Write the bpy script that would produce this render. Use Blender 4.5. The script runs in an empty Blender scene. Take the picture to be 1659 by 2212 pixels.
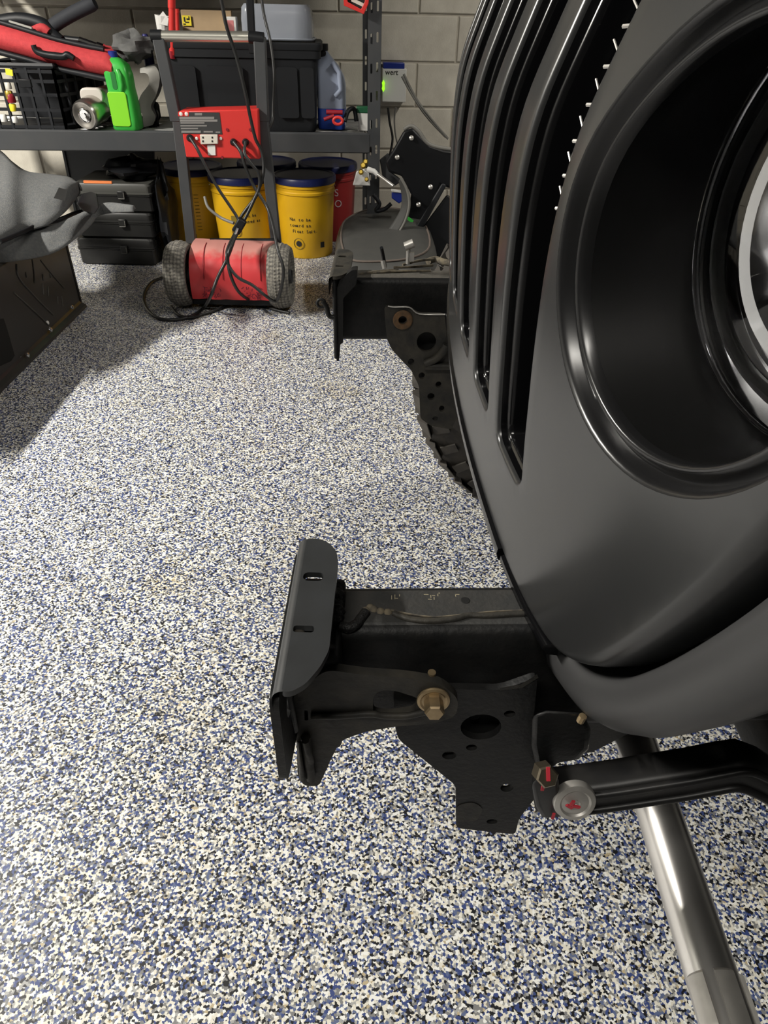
import bpy, bmesh, math, random
import numpy as np
from mathutils import Vector, Matrix
from mathutils.geometry import delaunay_2d_cdt
random.seed(7); rng = np.random.default_rng(7)
R = math.radians; PI = math.pi
SC = bpy.context.scene; COL = SC.collection

# ------------------------------------------------------------------ camera
F_PX, CX, CY, PITCH, ROLL, H = 1475.0, 829.5, 1106.0, R(37.0), R(1.4), 1.08
_f = np.array([0, math.cos(PITCH), -math.sin(PITCH)]); _r = np.array([1.0, 0, 0]); _u = np.cross(_r, _f)
_R = _r*math.cos(ROLL) + _u*math.sin(ROLL); _U = -_r*math.sin(ROLL) + _u*math.cos(ROLL)
cam = bpy.data.cameras.new('camera'); camo = bpy.data.objects.new('camera', cam); COL.objects.link(camo)
cam.sensor_fit = 'VERTICAL'; cam.sensor_height = 36.0; cam.lens = 36.0*F_PX/2212.0
cam.clip_start = 0.01; cam.clip_end = 60
camo.matrix_world = Matrix(((_R[0], _U[0], -_f[0], 0), (_R[1], _U[1], -_f[1], 0), (_R[2], _U[2], -_f[2], H), (0, 0, 0, 1)))
SC.camera = camo
CAM = np.array([0, 0, H])
def ray(x, y): return _f + _R*(x-CX)/F_PX - _U*(y-CY)/F_PX
def atY(x, y, Y): d = ray(x, y); return Vector(CAM + d*Y/d[1])
def atz(x, y, z): d = ray(x, y); return Vector(CAM + d*(z-H)/d[2])
def atX(x, y, X): d = ray(x, y); return Vector(CAM + d*X/d[0])

# ------------------------------------------------------------------ light
W = bpy.data.worlds.new('world'); SC.world = W; W.use_nodes = True
W.node_tree.nodes['Background'].inputs[0].default_value = (0.9, 0.95, 1, 1)
W.node_tree.nodes['Background'].inputs[1].default_value = 0.02
def area(name, loc, size, energy, col=(1, .96, .88), rot=(0, 0, 0)):
    l = bpy.data.lights.new(name, 'AREA'); l.shape = 'RECTANGLE'; l.size, l.size_y = size; l.energy = energy; l.color = col
    o = bpy.data.objects.new(name, l); COL.objects.link(o); o.location = loc; o.rotation_euler = rot; return o
area('ceiling_strip_light', (-3.05, 1.30, 2.60), (0.12, 0.9), 185)
area('ceiling_strip_light', (-0.70, -0.55, 2.62), (1.1, 0.14), 17)
area('ceiling_strip_light', (1.5, 2.5, 2.62), (0.14, 1.1), 24)
SC.view_settings.view_transform = 'Standard'; SC.view_settings.look = 'None'
SC.view_settings.exposure = 0.80; SC.view_settings.gamma = 1.0; SC.view_settings.use_curve_mapping = False
SC.cycles.use_denoising = True
SC.cycles.max_bounces = 6; SC.cycles.diffuse_bounces = 2; SC.cycles.glossy_bounces = 3; SC.cycles.transmission_bounces = 5
SC.cycles.use_adaptive_sampling = True; SC.cycles.adaptive_threshold = .035; SC.cycles.adaptive_min_samples = 16
SC.cycles.sample_clamp_indirect = 4.0
SC.cycles.caustics_reflective = False; SC.cycles.caustics_refractive = False

# ------------------------------------------------------------------ materials
MATS = {}
def mat(name, col, rough=.5, metal=0., col2=None, nscale=30., namt=.5, bump=0., bscale=None, coat=0., spec=.5, trans=0., ior=1.45, emit=None, alpha=1.):
    if name in MATS: return MATS[name]
    m = bpy.data.materials.new(name); m.use_nodes = True; nt = m.node_tree; b = nt.nodes['Principled BSDF']
    b.inputs['Roughness'].default_value = rough; b.inputs['Metallic'].default_value = metal
    b.inputs['Base Color'].default_value = (*col, 1); b.inputs['Coat Weight'].default_value = coat
    b.inputs['Coat Roughness'].default_value = .08; b.inputs['Specular IOR Level'].default_value = spec
    b.inputs['Transmission Weight'].default_value = trans; b.inputs['IOR'].default_value = ior; b.inputs['Alpha'].default_value = alpha
    tc = nt.nodes.new('ShaderNodeTexCoord')
    if col2 is not None:
        n = nt.nodes.new('ShaderNodeTexNoise'); n.inputs['Scale'].default_value = nscale; n.inputs['Detail'].default_value = 6
        nt.links.new(tc.outputs['Object'], n.inputs['Vector'])
        cr = nt.nodes.new('ShaderNodeValToRGB'); cr.color_ramp.elements[0].position = max(0., .5-namt*.4); cr.color_ramp.elements[1].position = min(1., .5+namt*.4)
        cr.color_ramp.elements[0].color = (*col, 1); cr.color_ramp.elements[1].color = (*col2, 1)
        nt.links.new(n.outputs['Fac'], cr.inputs['Fac']); nt.links.new(cr.outputs['Color'], b.inputs['Base Color'])
    if bump:
        n2 = nt.nodes.new('ShaderNodeTexNoise'); n2.inputs['Scale'].default_value = bscale or nscale*4; n2.inputs['Detail'].default_value = 4
        nt.links.new(tc.outputs['Object'], n2.inputs['Vector'])
        bp = nt.nodes.new('ShaderNodeBump'); bp.inputs['Strength'].default_value = bump; bp.inputs['Distance'].default_value = .002
        nt.links.new(n2.outputs['Fac'], bp.inputs['Height']); nt.links.new(bp.outputs['Normal'], b.inputs['Normal'])
    if emit: b.inputs['Emission Color'].default_value = (*emit[0], 1); b.inputs['Emission Strength'].default_value = emit[1]
    MATS[name] = m; return m

def floor_material():
    m = bpy.data.materials.new('flake_epoxy'); m.use_nodes = True; nt = m.node_tree; b = nt.nodes['Principled BSDF']
    tc = nt.nodes.new('ShaderNodeTexCoord')
    wn = nt.nodes.new('ShaderNodeTexNoise'); wn.inputs['Scale'].default_value = 420; wn.inputs['Detail'].default_value = 2
    nt.links.new(tc.outputs['Object'], wn.inputs['Vector'])
    mx = nt.nodes.new('ShaderNodeMix'); mx.data_type = 'VECTOR'; mx.inputs[0].default_value = .003
    nt.links.new(tc.outputs['Object'], mx.inputs[4]); nt.links.new(wn.outputs['Color'], mx.inputs[5])
    v = nt.nodes.new('ShaderNodeTexVoronoi'); v.inputs['Scale'].default_value = 290; v.inputs['Randomness'].default_value = 1
    nt.links.new(mx.outputs[1], v.inputs['Vector'])
    sp = nt.nodes.new('ShaderNodeSeparateColor'); nt.links.new(v.outputs['Color'], sp.inputs[0])
    cr = nt.nodes.new('ShaderNodeValToRGB'); cr.color_ramp.interpolation = 'CONSTANT'
    stops = [(0, (.010, .010, .012)), (.19, (.040, .062, .19)), (.34, (.10, .13, .24)), (.43, (.20, .20, .20)), (.54, (.36, .36, .35)), (.62, (.70, .67, .58)), (.82, (.80, .80, .77)), (.975, (.46, .38, .24))]
    el = cr.color_ramp.elements
    while len(el) < len(stops): el.new(.5)
    for e, (p, c) in zip(el, stops): e.position = p; e.color = (*c, 1)
    nt.links.new(sp.outputs[0], cr.inputs['Fac'])
    # worn, slightly tan patches
    n = nt.nodes.new('ShaderNodeTexNoise'); n.inputs['Scale'].default_value = 3.2; n.inputs['Detail'].default_value = 5
    nt.links.new(tc.outputs['Object'], n.inputs['Vector'])
    c2 = nt.nodes.new('ShaderNodeValToRGB'); c2.color_ramp.elements[0].position = .58; c2.color_ramp.elements[1].position = .74
    c2.color_ramp.elements[0].color = (1, 1, 1, 1); c2.color_ramp.elements[1].color = (.84, .76, .60, 1)
    nt.links.new(n.outputs['Fac'], c2.inputs['Fac'])
    mu = nt.nodes.new('ShaderNodeMix'); mu.data_type = 'RGBA'; mu.blend_type = 'MULTIPLY'; mu.inputs[0].default_value = .8
    nt.links.new(cr.outputs['Color'], mu.inputs[6]); nt.links.new(c2.outputs['Color'], mu.inputs[7])
    nt.links.new(mu.outputs[2], b.inputs['Base Color'])
    b.inputs['Roughness'].default_value = .45
    bp = nt.nodes.new('ShaderNodeBump'); bp.inputs['Strength'].default_value = .35; bp.inputs['Distance'].default_value = .001
    nt.links.new(sp.outputs[1], bp.inputs['Height']); nt.links.new(bp.outputs['Normal'], b.inputs['Normal'])
    return m

def grid_material(name, c1, c2, scale, rough, metal=0):
    """diamond-patterned rubber / carbon like surface"""
    m = bpy.data.materials.new(name); m.use_nodes = True; nt = m.node_tree; b = nt.nodes['Principled BSDF']
    tc = nt.nodes.new('ShaderNodeTexCoord'); v = nt.nodes.new('ShaderNodeTexVoronoi'); v.inputs['Scale'].default_value = scale; v.inputs['Randomness'].default_value = .15
    nt.links.new(tc.outputs['Object'], v.inputs['Vector'])
    cr = nt.nodes.new('ShaderNodeValToRGB'); cr.color_ramp.elements[0].color = (*c1, 1); cr.color_ramp.elements[1].color = (*c2, 1); cr.color_ramp.elements[1].position = .7
    nt.links.new(v.outputs['Distance'], cr.inputs['Fac']); nt.links.new(cr.outputs['Color'], b.inputs['Base Color'])
    b.inputs['Roughness'].default_value = rough; b.inputs['Metallic'].default_value = metal
    return m

m_floor = floor_material()
m_block = mat('painted_block', (.66, .62, .53), .85, col2=(.56, .52, .44), nscale=14, bump=.5, bscale=160)
m_mortar = mat('mortar', (.55, .51, .43), .95, col2=(.46, .42, .35), nscale=30)
m_wall = mat('plain_wall', (.12, .12, .115), .9)
m_ceil = mat('ceiling_paint', (.14, .14, .135), .9)
m_grille = mat('satin_black_paint', (.021, .0215, .022), .29, spec=.75)
m_surround = mat('gloss_black_surround', (.008, .008, .0085), .24, spec=.6)
m_gloss = mat('gloss_black_plastic', (.004, .004, .0045), .16, spec=.4)
m_slotin = mat('black_slot_insert', (.003, .003, .0035), .35, spec=.2)
m_flare = mat('satin_black_flare', (.040, .040, .041), .45)
m_void = mat('engine_bay_black', (.004, .004, .004), .8)
m_frame = mat('black_frame_paint', (.0085, .009, .0095), .48, col2=(.016, .0155, .015), nscale=60, bump=.25, bscale=220, spec=.28)
m_litdust = mat('lit_dusty_frame_top', (.070, .066, .058), .8, col2=(.11, .10, .085), nscale=55, bump=.4, bscale=200)  # far rail top: dust, plus the light it catches put in the colour
m_topnear = mat('lit_dusty_near_top', (.030, .031, .031), .55, col2=(.045, .043, .040), nscale=50, bump=.3, bscale=260)  # near rail top, dusty and painted paler to look lit
m_frame2 = mat('dusty_frame_paint', (.022, .022, .021), .55, col2=(.052, .047, .038), nscale=45, bump=.4, bscale=150, spec=.3)
m_plate = mat('grey_black_plate', (.034, .036, .038), .42, col2=(.026, .027, .028), nscale=40)
m_weld = mat('weld_bead', (.012, .012, .012), .4, bump=.8, bscale=400)
m_crust = mat('dirt_crust', (.18, .15, .10), .9, col2=(.05, .045, .04), nscale=120)
m_bolt = mat('yellow_zinc', (.50, .38, .22), .38, .75, col2=(.34, .25, .15), nscale=90)
m_bronze = mat('dark_zinc', (.26, .22, .16), .3, .9)
m_rust = mat('rusty_washer', (.16, .085, .035), .75, col2=(.07, .045, .025), nscale=120)
m_washer = mat('dull_steel', (.62, .60, .56), .40, .7, col2=(.48, .46, .43), nscale=50)
m_redpaint = mat('red_paint_mark', (.55, .03, .05), .5)
m_steel = mat('polished_steel_tube', (.80, .78, .75), .30, .95, col2=(.70, .68, .65), nscale=18)
m_sway = mat('sway_bar_black', (.007, .007, .0075), .40, col2=(.013, .0125, .012), nscale=70, spec=.35)
m_rubber = mat('tire_rubber', (.034, .031, .028), .70, col2=(.060, .053, .044), nscale=35, bump=.3)
m_chrome = mat('chrome', (.75, .75, .76), .07, 1.)
m_smoke = mat('smoked_plastic', (.03, .032, .04), .10, coat=.5)
m_glass = mat('lamp_glass', (.95, .96, 1.), .02, trans=1., ior=1.3)
m_bowl = mat('matte_bowl', (.004, .004, .004), .42, spec=.35)
m_shelf = mat('dark_grey_steel', (.045, .048, .052), .5, col2=(.055, .056, .058), nscale=12)
m_wire = mat('bright_wire', (.55, .55, .53), .3, .8)
m_black = mat('black_plastic', (.007, .0075, .009), .45, spec=.35)
m_black2 = mat('black_plastic_worn', (.014, .015, .018), .5, col2=(.009, .010, .012), nscale=9, spec=.35)
m_tote = mat('tote_black', (.010, .011, .013), .55, spec=.35)
m_red = mat('red_enamel', (.62, .035, .030), .38)
def dusty_red():
    m = mat('red_enamel_dusty', (.55, .040, .045), .40); nt = m.node_tree; b = nt.nodes['Principled BSDF']
    tc = nt.nodes.new('ShaderNodeTexCoord'); sx = nt.nodes.new('ShaderNodeSeparateXYZ'); nt.links.new(tc.outputs['Object'], sx.inputs[0])
    n = nt.nodes.new('ShaderNodeTexNoise'); n.inputs['Scale'].default_value = 45; nt.links.new(tc.outputs['Object'], n.inputs['Vector'])
    ma = nt.nodes.new('ShaderNodeMath'); ma.operation = 'MULTIPLY_ADD'; ma.inputs[1].default_value = .03; nt.links.new(n.outputs['Fac'], ma.inputs[0]); nt.links.new(sx.outputs['Z'], ma.inputs[2])
    cr = nt.nodes.new('ShaderNodeValToRGB'); cr.color_ramp.elements[0].position = .222; cr.color_ramp.elements[1].position = .250
    cr.color_ramp.elements[0].color = (.55, .040, .045, 1); cr.color_ramp.elements[1].color = (.50, .22, .19, 1)
    nt.links.new(ma.outputs[0], cr.inputs['Fac']); nt.links.new(cr.outputs['Color'], b.inputs['Base Color']); return m
m_redcan = dusty_red()
m_redfab = mat('red_canvas', (.52, .045, .05), .8, col2=(.42, .035, .04), nscale=60, bump=.4)
m_greenj = mat('green_jug_plastic', (.045, .40, .055), .3)
m_greenl = mat('green_jug_label', (.22, .62, .03), .35)
m_blue = mat('blue_plastic', (.012, .028, .22), .4)
m_bluel = mat('blue_lid_plastic', (.010, .016, .085), .4)
m_yel = mat('yellow_bucket_plastic', (.72, .42, .012), .4, col2=(.68, .38, .012), nscale=8)
m_redb = mat('red_bucket_plastic', (.30, .018, .018), .45)
m_card = mat('cardboard', (.52, .37, .22), .85, col2=(.46, .33, .2), nscale=20)
m_ylab = mat('yellow_label', (.85, .68, .03), .6)
m_white = mat('white_plastic', (.72, .71, .68), .5)
m_cream = mat('cream_plastic', (.66, .62, .54), .45)
m_cream2 = mat('warm_white_tool', (.60, .55, .50), .4)
m_clear = mat('clear_bin_plastic', (.62, .66, .75), .18, trans=.55, ior=1.2)
m_jugpl = mat('frosted_jug', (.42, .48, .62), .35, trans=.25, ior=1.2)
m_washblue = mat('blue_washer_fluid', (.03, .08, .42), .25)
m_greycl = mat('grey_cloth', (.13, .13, .125), .95, col2=(.08, .08, .08), nscale=30, bump=.6, bscale=90)
m_greysat = mat('grey_strap_fabric', (.36, .35, .32), .7)
m_liner = mat('grey_felt_liner', (.10, .105, .11), .95, col2=(.145, .145, .14), nscale=120, bump=.8, bscale=420)
m_seat = mat('dark_grey_vinyl', (.050, .050, .047), .6, col2=(.058, .057, .053), nscale=20)
m_seam = mat('seam_stitch', (.12, .095, .08), .8)
m_case = mat('black_tool_case', (.014, .014, .013), .42, col2=(.009, .009, .009), nscale=14)
m_caseband = mat('grey_case_lid', (.045, .045, .040), .5)
m_orange = mat('orange_strip', (.75, .22, .07), .5)
m_brown = mat('dark_bronze_case', (.050, .046, .044), .30, .3)
m_cord = mat('black_cord_rubber', (.018, .018, .018), .4)
m_gtire = grid_material('cart_tire_tread', (.30, .28, .235), (.07, .065, .06), 75, .9)
m_label = mat('dark_label', (.035, .036, .037), .5)
m_labelg = mat('grey_label_print', (.22, .21, .20), .6)
m_ink = mat('black_ink', (.012, .012, .010), .7)
m_whiteink = mat('white_ink', (.55, .45, .47), .7)
m_neon = mat('neon_green', (.25, .85, .02), .4, emit=((.35, 1, .02), .6))
m_hose = mat('grey_hose', (.16, .155, .14), .5)
m_gold = mat('brass', (.6, .42, .08), .3, .8)

# ------------------------------------------------------------------ mesh helpers
class MB:
    def __init__(s): s.v = []; s.f = []
    def add(s, vs, fs):
        o = len(s.v); s.v += [tuple(p) for p in vs]; s.f += [tuple(i+o for i in f) for f in fs]; return s
    def box(s, c, d, rot=None):
        x, y, z = [k/2 for k in d]; p = [Vector(q) for q in ((-x,-y,-z),(x,-y,-z),(x,y,-z),(-x,y,-z),(-x,-y,z),(x,-y,z),(x,y,z),(-x,y,z))]
        if rot is not None: p = [rot @ q for q in p]
        return s.add([q + Vector(c) for q in p], [(0,3,2,1),(4,5,6,7),(0,1,5,4),(1,2,6,5),(2,3,7,6),(3,0,4,7)])
    def rings(s, rings, closed=True, cap0=True, cap1=True):
        n = len(rings[0]); vs = [p for r in rings for p in r]; fs = []
        for i in range(len(rings)-1):
            for j in range(n if closed else n-1):
                k = (j+1) % n; fs.append((i*n+j, i*n+k, (i+1)*n+k, (i+1)*n+j))
        if cap0: fs.append(tuple(range(n-1, -1, -1)))
        if cap1: fs.append(tuple((len(rings)-1)*n+j for j in range(n)))
        return s.add(vs, fs)
    def cyl(s, p0, p1, r0, r1=None, n=20, cap=True):
        p0, p1 = Vector(p0), Vector(p1); r1 = r0 if r1 is None else r1; a, b = frame(p1-p0)
        return s.rings([[p + (a*math.cos(2*PI*j/n) + b*math.sin(2*PI*j/n))*r for j in range(n)] for p, r in ((p0, r0), (p1, r1))], cap0=cap, cap1=cap)
    def lathe(s, prof, p0=(0,0,0), axis=(0,0,1), n=32, cap0=True, cap1=True):
        p0, ax = Vector(p0), Vector(axis).normalized(); a, b = frame(ax)
        return s.rings([[p0 + ax*h + (a*math.cos(2*PI*j/n) + b*math.sin(2*PI*j/n))*r for j in range(n)] for r, h in prof], cap0=cap0, cap1=cap1)
    def tube(s, path, r, n=10, closed=False):
        path = [Vector(p) for p in path]; m = len(path); rings = []; a = None
        for i, p in enumerate(path):
            t = (path[(i+1) % m] - path[i-1]) if closed else (path[min(i+1, m-1)] - path[max(i-1, 0)])
            t.normalize()
            if a is None: a, b = frame(t)
            else: a = (a - t*a.dot(t)).normalized(); b = t.cross(a)
            rr = r[i] if hasattr(r, '__len__') else r
            rings.append([p + (a*math.cos(2*PI*j/n) + b*math.sin(2*PI*j/n))*rr for j in range(n)])
        if closed: rings.append(rings[0])
        return s.rings(rings, cap0=not closed, cap1=not closed)
    def grid(s, fn, nu, nv):
        return s.add([fn(i/(nu-1), j/(nv-1)) for i in range(nu) for j in range(nv)], [(i*nv+j, (i+1)*nv+j, (i+1)*nv+j+1, i*nv+j+1) for i in range(nu-1) for j in range(nv-1)])
    def plate(s, outline, holes, o, u, v, th):
        """flat sheet with real holes: 2-D loops in the frame o,u,v, thickness th along u x v"""
        o, u, v = Vector(o), Vector(u), Vector(v); n = u.cross(v).normalized()
        pts, edges, loops = [], [], []
        for lp in [outline] + holes:
            b = len(pts); pts += [Vector(p) for p in lp]; k = len(lp); edges += [(b+i, b+(i+1) % k) for i in range(k)]; loops.append(lp)
        V, E, Fc, *_ = delaunay_2d_cdt(pts, edges, [], 0, 1e-7)
        keep = []
        for f in Fc:
            c = sum((V[i] for i in f), Vector((0, 0)))/len(f)
            if inside(c, outline) and not any(inside(c, h) for h in holes): keep.append(f)
        top = [o + u*p.x + v*p.y + n*th/2 for p in V]; bot = [o + u*p.x + v*p.y - n*th/2 for p in V]; m = len(V)
        fs = [tuple(f) for f in keep] + [tuple(i+m for i in reversed(f)) for f in keep]
        cnt = {}
        for f in keep:
            for i in range(len(f)):
                e = (f[i], f[(i+1) % len(f)]); cnt[e] = 1
        for (a, b) in list(cnt):
            if (b, a) not in cnt: fs.append((b, a, a+m, b+m))
        return s.add(top+bot, fs)
def frame(t):
    t = Vector(t).normalized(); a = t.cross(Vector((0, 0, 1)))
    if a.length < 1e-3: a = t.cross(Vector((0, 1, 0)))
    a.normalize(); return a, t.cross(a)
def inside(p, poly):
    x, y = p[0], p[1]; c = False; n = len(poly); j = n-1
    for i in range(n):
        xi, yi = poly[i][0], poly[i][1]; xj, yj = poly[j][0], poly[j][1]
        if (yi > y) != (yj > y) and x < (xj-xi)*(y-yi)/(yj-yi)+xi: c = not c
        j = i
    return c
def circ2(cx, cy, rx, ry=None, n=16): ry = ry or rx; return [(cx+rx*math.cos(2*PI*i/n), cy+ry*math.sin(2*PI*i/n)) for i in range(n)]
def rrect(cx, cy, w, h, r, n=5):
    out = []
    for (sx, sy, a0) in ((1, 1, 0), (-1, 1, 90), (-1, -1, 180), (1, -1, 270)):
        for i in range(n+1):
            a = R(a0 + 90*i/n); out.append((cx + sx*(w/2-r) + r*math.cos(a), cy + sy*(h/2-r) + r*math.sin(a)))
    return out
def smooth_path(pts, sub=8, closed=False):
    P = [Vector(p) for p in pts]; out = []; n = len(P)
    for i in range(n if closed else n-1):
        p0, p1, p2, p3 = (P[(i-1) % n], P[i], P[(i+1) % n], P[(i+2) % n]) if closed else (P[max(i-1, 0)], P[i], P[i+1], P[min(i+2, n-1)])
        for k in range(sub):
            t = k/sub; out.append(.5*((2*p1) + (p2-p0)*t + (2*p0-5*p1+4*p2-p3)*t*t + (3*p1-p0-3*p2+p3)*t**3))
    if not closed: out.append(P[-1])
    return out
def roundpoly(pts, r, n=4):
    """round the corners of a 2-D polygon"""
    out = []; m = len(pts)
    for i in range(m):
        a, b, c = Vector(pts[i-1]), Vector(pts[i]), Vector(pts[(i+1) % m])
        d1, d2 = (a-b), (c-b); k = min(r, d1.length*.45, d2.length*.45); p, q = b + d1.normalized()*k, b + d2.normalized()*k
        for j in range(n+1):
            t = j/n; out.append(tuple(p*(1-t)**2 + b*2*t*(1-t) + q*t*t))
    return out

def obj(name, mb, m, parent=None, smooth=40, bevel=0, world=True, label=None, kind=None):
    me = bpy.data.meshes.new(name); me.from_pydata([tuple(v) for v in mb.v], [], mb.f); me.validate()
    bm = bmesh.new(); bm.from_mesh(me); bmesh.ops.remove_doubles(bm, verts=bm.verts, dist=1e-6); bmesh.ops.recalc_face_normals(bm, faces=bm.faces); bm.to_mesh(me); bm.free()
    if smooth: me.shade_smooth(); me.set_sharp_from_angle(angle=R(smooth))
    me.materials.append(m)
    o = bpy.data.objects.new(name, me); COL.objects.link(o)
    if bevel:
        b = o.modifiers.new('bevel', 'BEVEL'); b.width = bevel; b.segments = 2; b.limit_method = 'ANGLE'; b.angle_limit = R(40)
    if parent is not None:
        o.parent = parent
        if world: o.matrix_parent_inverse = WORLD[parent.name].inverted()
    WORLD[o.name] = Matrix.Identity(4) if (world or parent is None) else WORLD[parent.name]
    if label: o['label'] = label
    if kind: o['kind'] = kind
    return o
WORLD = {}
def thing(name, label, cat, loc=(0, 0, 0), rz=0., group=None):
    o = bpy.data.objects.new(name, None); COL.objects.link(o); o.empty_display_size = .05
    o.location = loc; o.rotation_euler = (0, 0, rz); o['label'] = label; o['category'] = cat
    if group: o['group'] = group
    WORLD[o.name] = Matrix.Translation(Vector(loc)) @ Matrix.Rotation(rz, 4, 'Z'); return o
def tag(o, label, cat, group=None):
    o['label'] = label; o['category'] = cat
    if group: o['group'] = group
    return o
def struct(o): o['kind'] = 'structure'; return o
def text(name, body, m, parent, loc, u, v, size, world=True, align='LEFT', depth=.0006):
    cu = bpy.data.curves.new(name, 'FONT'); cu.body = body; cu.size = size; cu.extrude = depth; cu.align_x = align
    t = bpy.data.objects.new(name, cu); COL.objects.link(t); dg = bpy.context.evaluated_depsgraph_get(); dg.update()
    me = bpy.data.meshes.new_from_object(t.evaluated_get(dg)); bpy.data.objects.remove(t)
    u, v = Vector(u).normalized(), Vector(v).normalized(); n = u.cross(v)
    me.transform(Matrix(((u.x, v.x, n.x, loc[0]), (u.y, v.y, n.y, loc[1]), (u.z, v.z, n.z, loc[2]), (0, 0, 0, 1))))
    me.materials.clear(); me.materials.append(m); o = bpy.data.objects.new(name, me); COL.objects.link(o); o.parent = parent
    if world: o.matrix_parent_inverse = WORLD[parent.name].inverted()
    WORLD[o.name] = Matrix.Identity(4) if world else WORLD[parent.name]
    return o
def copy_tree(o, parent=None):
    c = o.copy(); COL.objects.link(c); c.parent = parent
    for ch in list(o.children): copy_tree(ch, c)
    return c

# ------------------------------------------------------------------ the room
YW = R(5.0)                                   # back wall and shelf turned 5 degrees
def wl(x, y, z):                              # wall frame: x along the wall, y out of the room
    return Vector((x*math.cos(YW) - y*math.sin(YW), 4.25 + x*math.sin(YW) + y*math.cos(YW), z))
struct(obj('floor', MB().box((0, .6, -.05), (8.4, 8.4, .1)), m_floor, smooth=0))
wb = MB(); wb.rings([[wl(-4, .004, 0), wl(4, .004, 0), wl(4, .2, 0), wl(-4, .2, 0)], [wl(-4, .004, 2.7), wl(4, .004, 2.7), wl(4, .2, 2.7), wl(-4, .2, 2.7)]])
wall_back = struct(obj('wall_back', wb, m_mortar, smooth=0))
bw, bh, gap = .405, .203, .010
blk = None
for row in range(0, 13):
    for k in range(-9, 10):
        x = k*bw + (bw/2 if row % 2 else 0) + .115; z = row*bh + .0
        if abs(x) > 3.5 or (row > 7 and row % 1 and 0): continue
        if row > 8 and abs(x) > 2.6: continue
        if blk is None:
            mb = MB(); hx, hz = (bw-gap)/2, (bh-gap)/2
            mb.rings([[(-hx, .03, -hz), (hx, .03, -hz), (hx, .03, hz), (-hx, .03, hz)], [(-hx, 0, -hz), (hx, 0, -hz), (hx, 0, hz), (-hx, 0, hz)],
                      [(-hx+.004, -.004, -hz+.004), (hx-.004, -.004, -hz+.004), (hx-.004, -.004, hz-.004), (-hx+.004, -.004, hz-.004)]], cap0=False)
            blk = obj('block', mb, m_block, wall_back, smooth=0, world=False); o = blk
        else:
            o = blk.copy(); COL.objects.link(o)
        o.location = wl(x + rng.uniform(-.001, .001), rng.uniform(-.0015, .001), z + bh/2); o.rotation_euler = (0, 0, YW)
struct(obj('wall_left', MB().box((-3.9, .6, 1.35), (.1, 8.4, 2.7)), m_wall, smooth=0))
struct(obj('wall_right', MB().box((4.1, .6, 1.35), (.1, 8.4, 2.7)), m_wall, smooth=0))
struct(obj('wall_front', MB().box((0, -3.6, 1.35), (8.4, .1, 2.7)), m_wall, smooth=0))
struct(obj('ceiling', MB().box((0, .6, 2.75), (8.4, 8.6, .1)), m_ceil, smooth=0))
# ------------------------------------------------------------------ the vehicle
YC = .77                                       # vehicle centre line
_zt = np.linspace(.4, 1.4, 1001)
_ut = np.interp(_zt, [.40,.55,.71,.75,.80,.844,.872,.89,.92,.945,.965,.985,1.009,1.024,1.039,1.057,1.078,1.40], [.042,.028,.0145,.0120,.008,.0045,.003,.0018,.0005,0,0,.0008,.003,.0055,.0095,.016,.0235,.146])
_k = np.exp(-.5*(np.arange(-30, 31)/8.0)**2); _k /= _k.sum(); _ut = np.convolve(np.pad(_ut, 30, mode='edge'), _k, 'valid')
def GS(Y, Z):
    Yn = Y if Y < YC else 2*YC - Y
    x = .067 + .155*(Yn-YC)**2 + float(np.interp(Z, _zt, _ut))
    if Yn < .45: x += .45*(.45-Yn)**2
    return x
def sp(Y, Z, d=0.): return Vector((GS(Y, Z)+d, Y, Z))
veh = thing('off_road_vehicle', 'satin black off-road vehicle front end with its bumper removed', 'vehicle', (.6, YC, 0))

half = [(.60,.712),(.50,.712),(.43,.712),(.399,.712),(.357,.714),(.325,.720),(.301,.734),(.278,.757),(.257,.791),(.237,.831),(.222,.866),(.210,.898),(.199,.930),(.189,.960),(.181,.995),(.179,1.03),(.184,1.07),(.196,1.11),(.213,1.15),(.236,1.19),(.27,1.222),(.32,1.24),(.45,1.246),(.60,1.248)]
ctrl = half + [(2*YC-y, z) for y, z in reversed(half)]
outl = [(p.x, p.y) for p in smooth_path([(y, z, 0) for y, z in ctrl], 4, True)]
def offset(loop, d):                           # + = outward for our clockwise-from-front loop
    n = len(loop); out = []; area = sum(loop[i][0]*loop[(i+1) % n][1]-loop[(i+1) % n][0]*loop[i][1] for i in range(n)); sg = 1 if area > 0 else -1
    for i in range(n):
        tx, ty = loop[(i+1) % n][0]-loop[i-1][0], loop[(i+1) % n][1]-loop[i-1][1]; l = math.hypot(tx, ty) or 1
        out.append((loop[i][0]+sg*ty/l*d, loop[i][1]-sg*tx/l*d))
    return out
SLOT_W, SLOT_Z0, SLOT_Z1, RC = .075, .800, 1.178, .013
def slot_loop(k, e):
    cy = .4405 + .11*k; f = lambda q: rrect(cy, (SLOT_Z0+SLOT_Z1)/2, SLOT_W+2*q, SLOT_Z1-SLOT_Z0+2*q, RC+q, 6)
    b, l = f(0), f(e); out = []
    for i in range(len(b)):
        j = (i+1) % len(b); m = max(1, math.ceil(math.hypot(b[j][0]-b[i][0], b[j][1]-b[i][1])/.010))
        for t in range(m): out.append((l[i][0]+(l[j][0]-l[i][0])*t/m, l[i][1]+(l[j][1]-l[i][1])*t/m))
    return out
hu = Vector((-math.sin(R(16)), math.cos(R(16)), 0)); hv = Vector((math.sin(R(5)), 0, math.cos(R(5)))); hn = hu.cross(hv).normalized()
HC = Vector((.117, .292, .995))
def lamp_ring(r, c=HC, n=72, flip=False):
    q = [c + hu*r*math.cos(2*PI*i/n) + hv*r*math.sin(2*PI*i/n) for i in range(n)]
    return [Vector((p.x, 2*YC-p.y, p.z)) if flip else p for p in q]
FIL = .004
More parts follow.
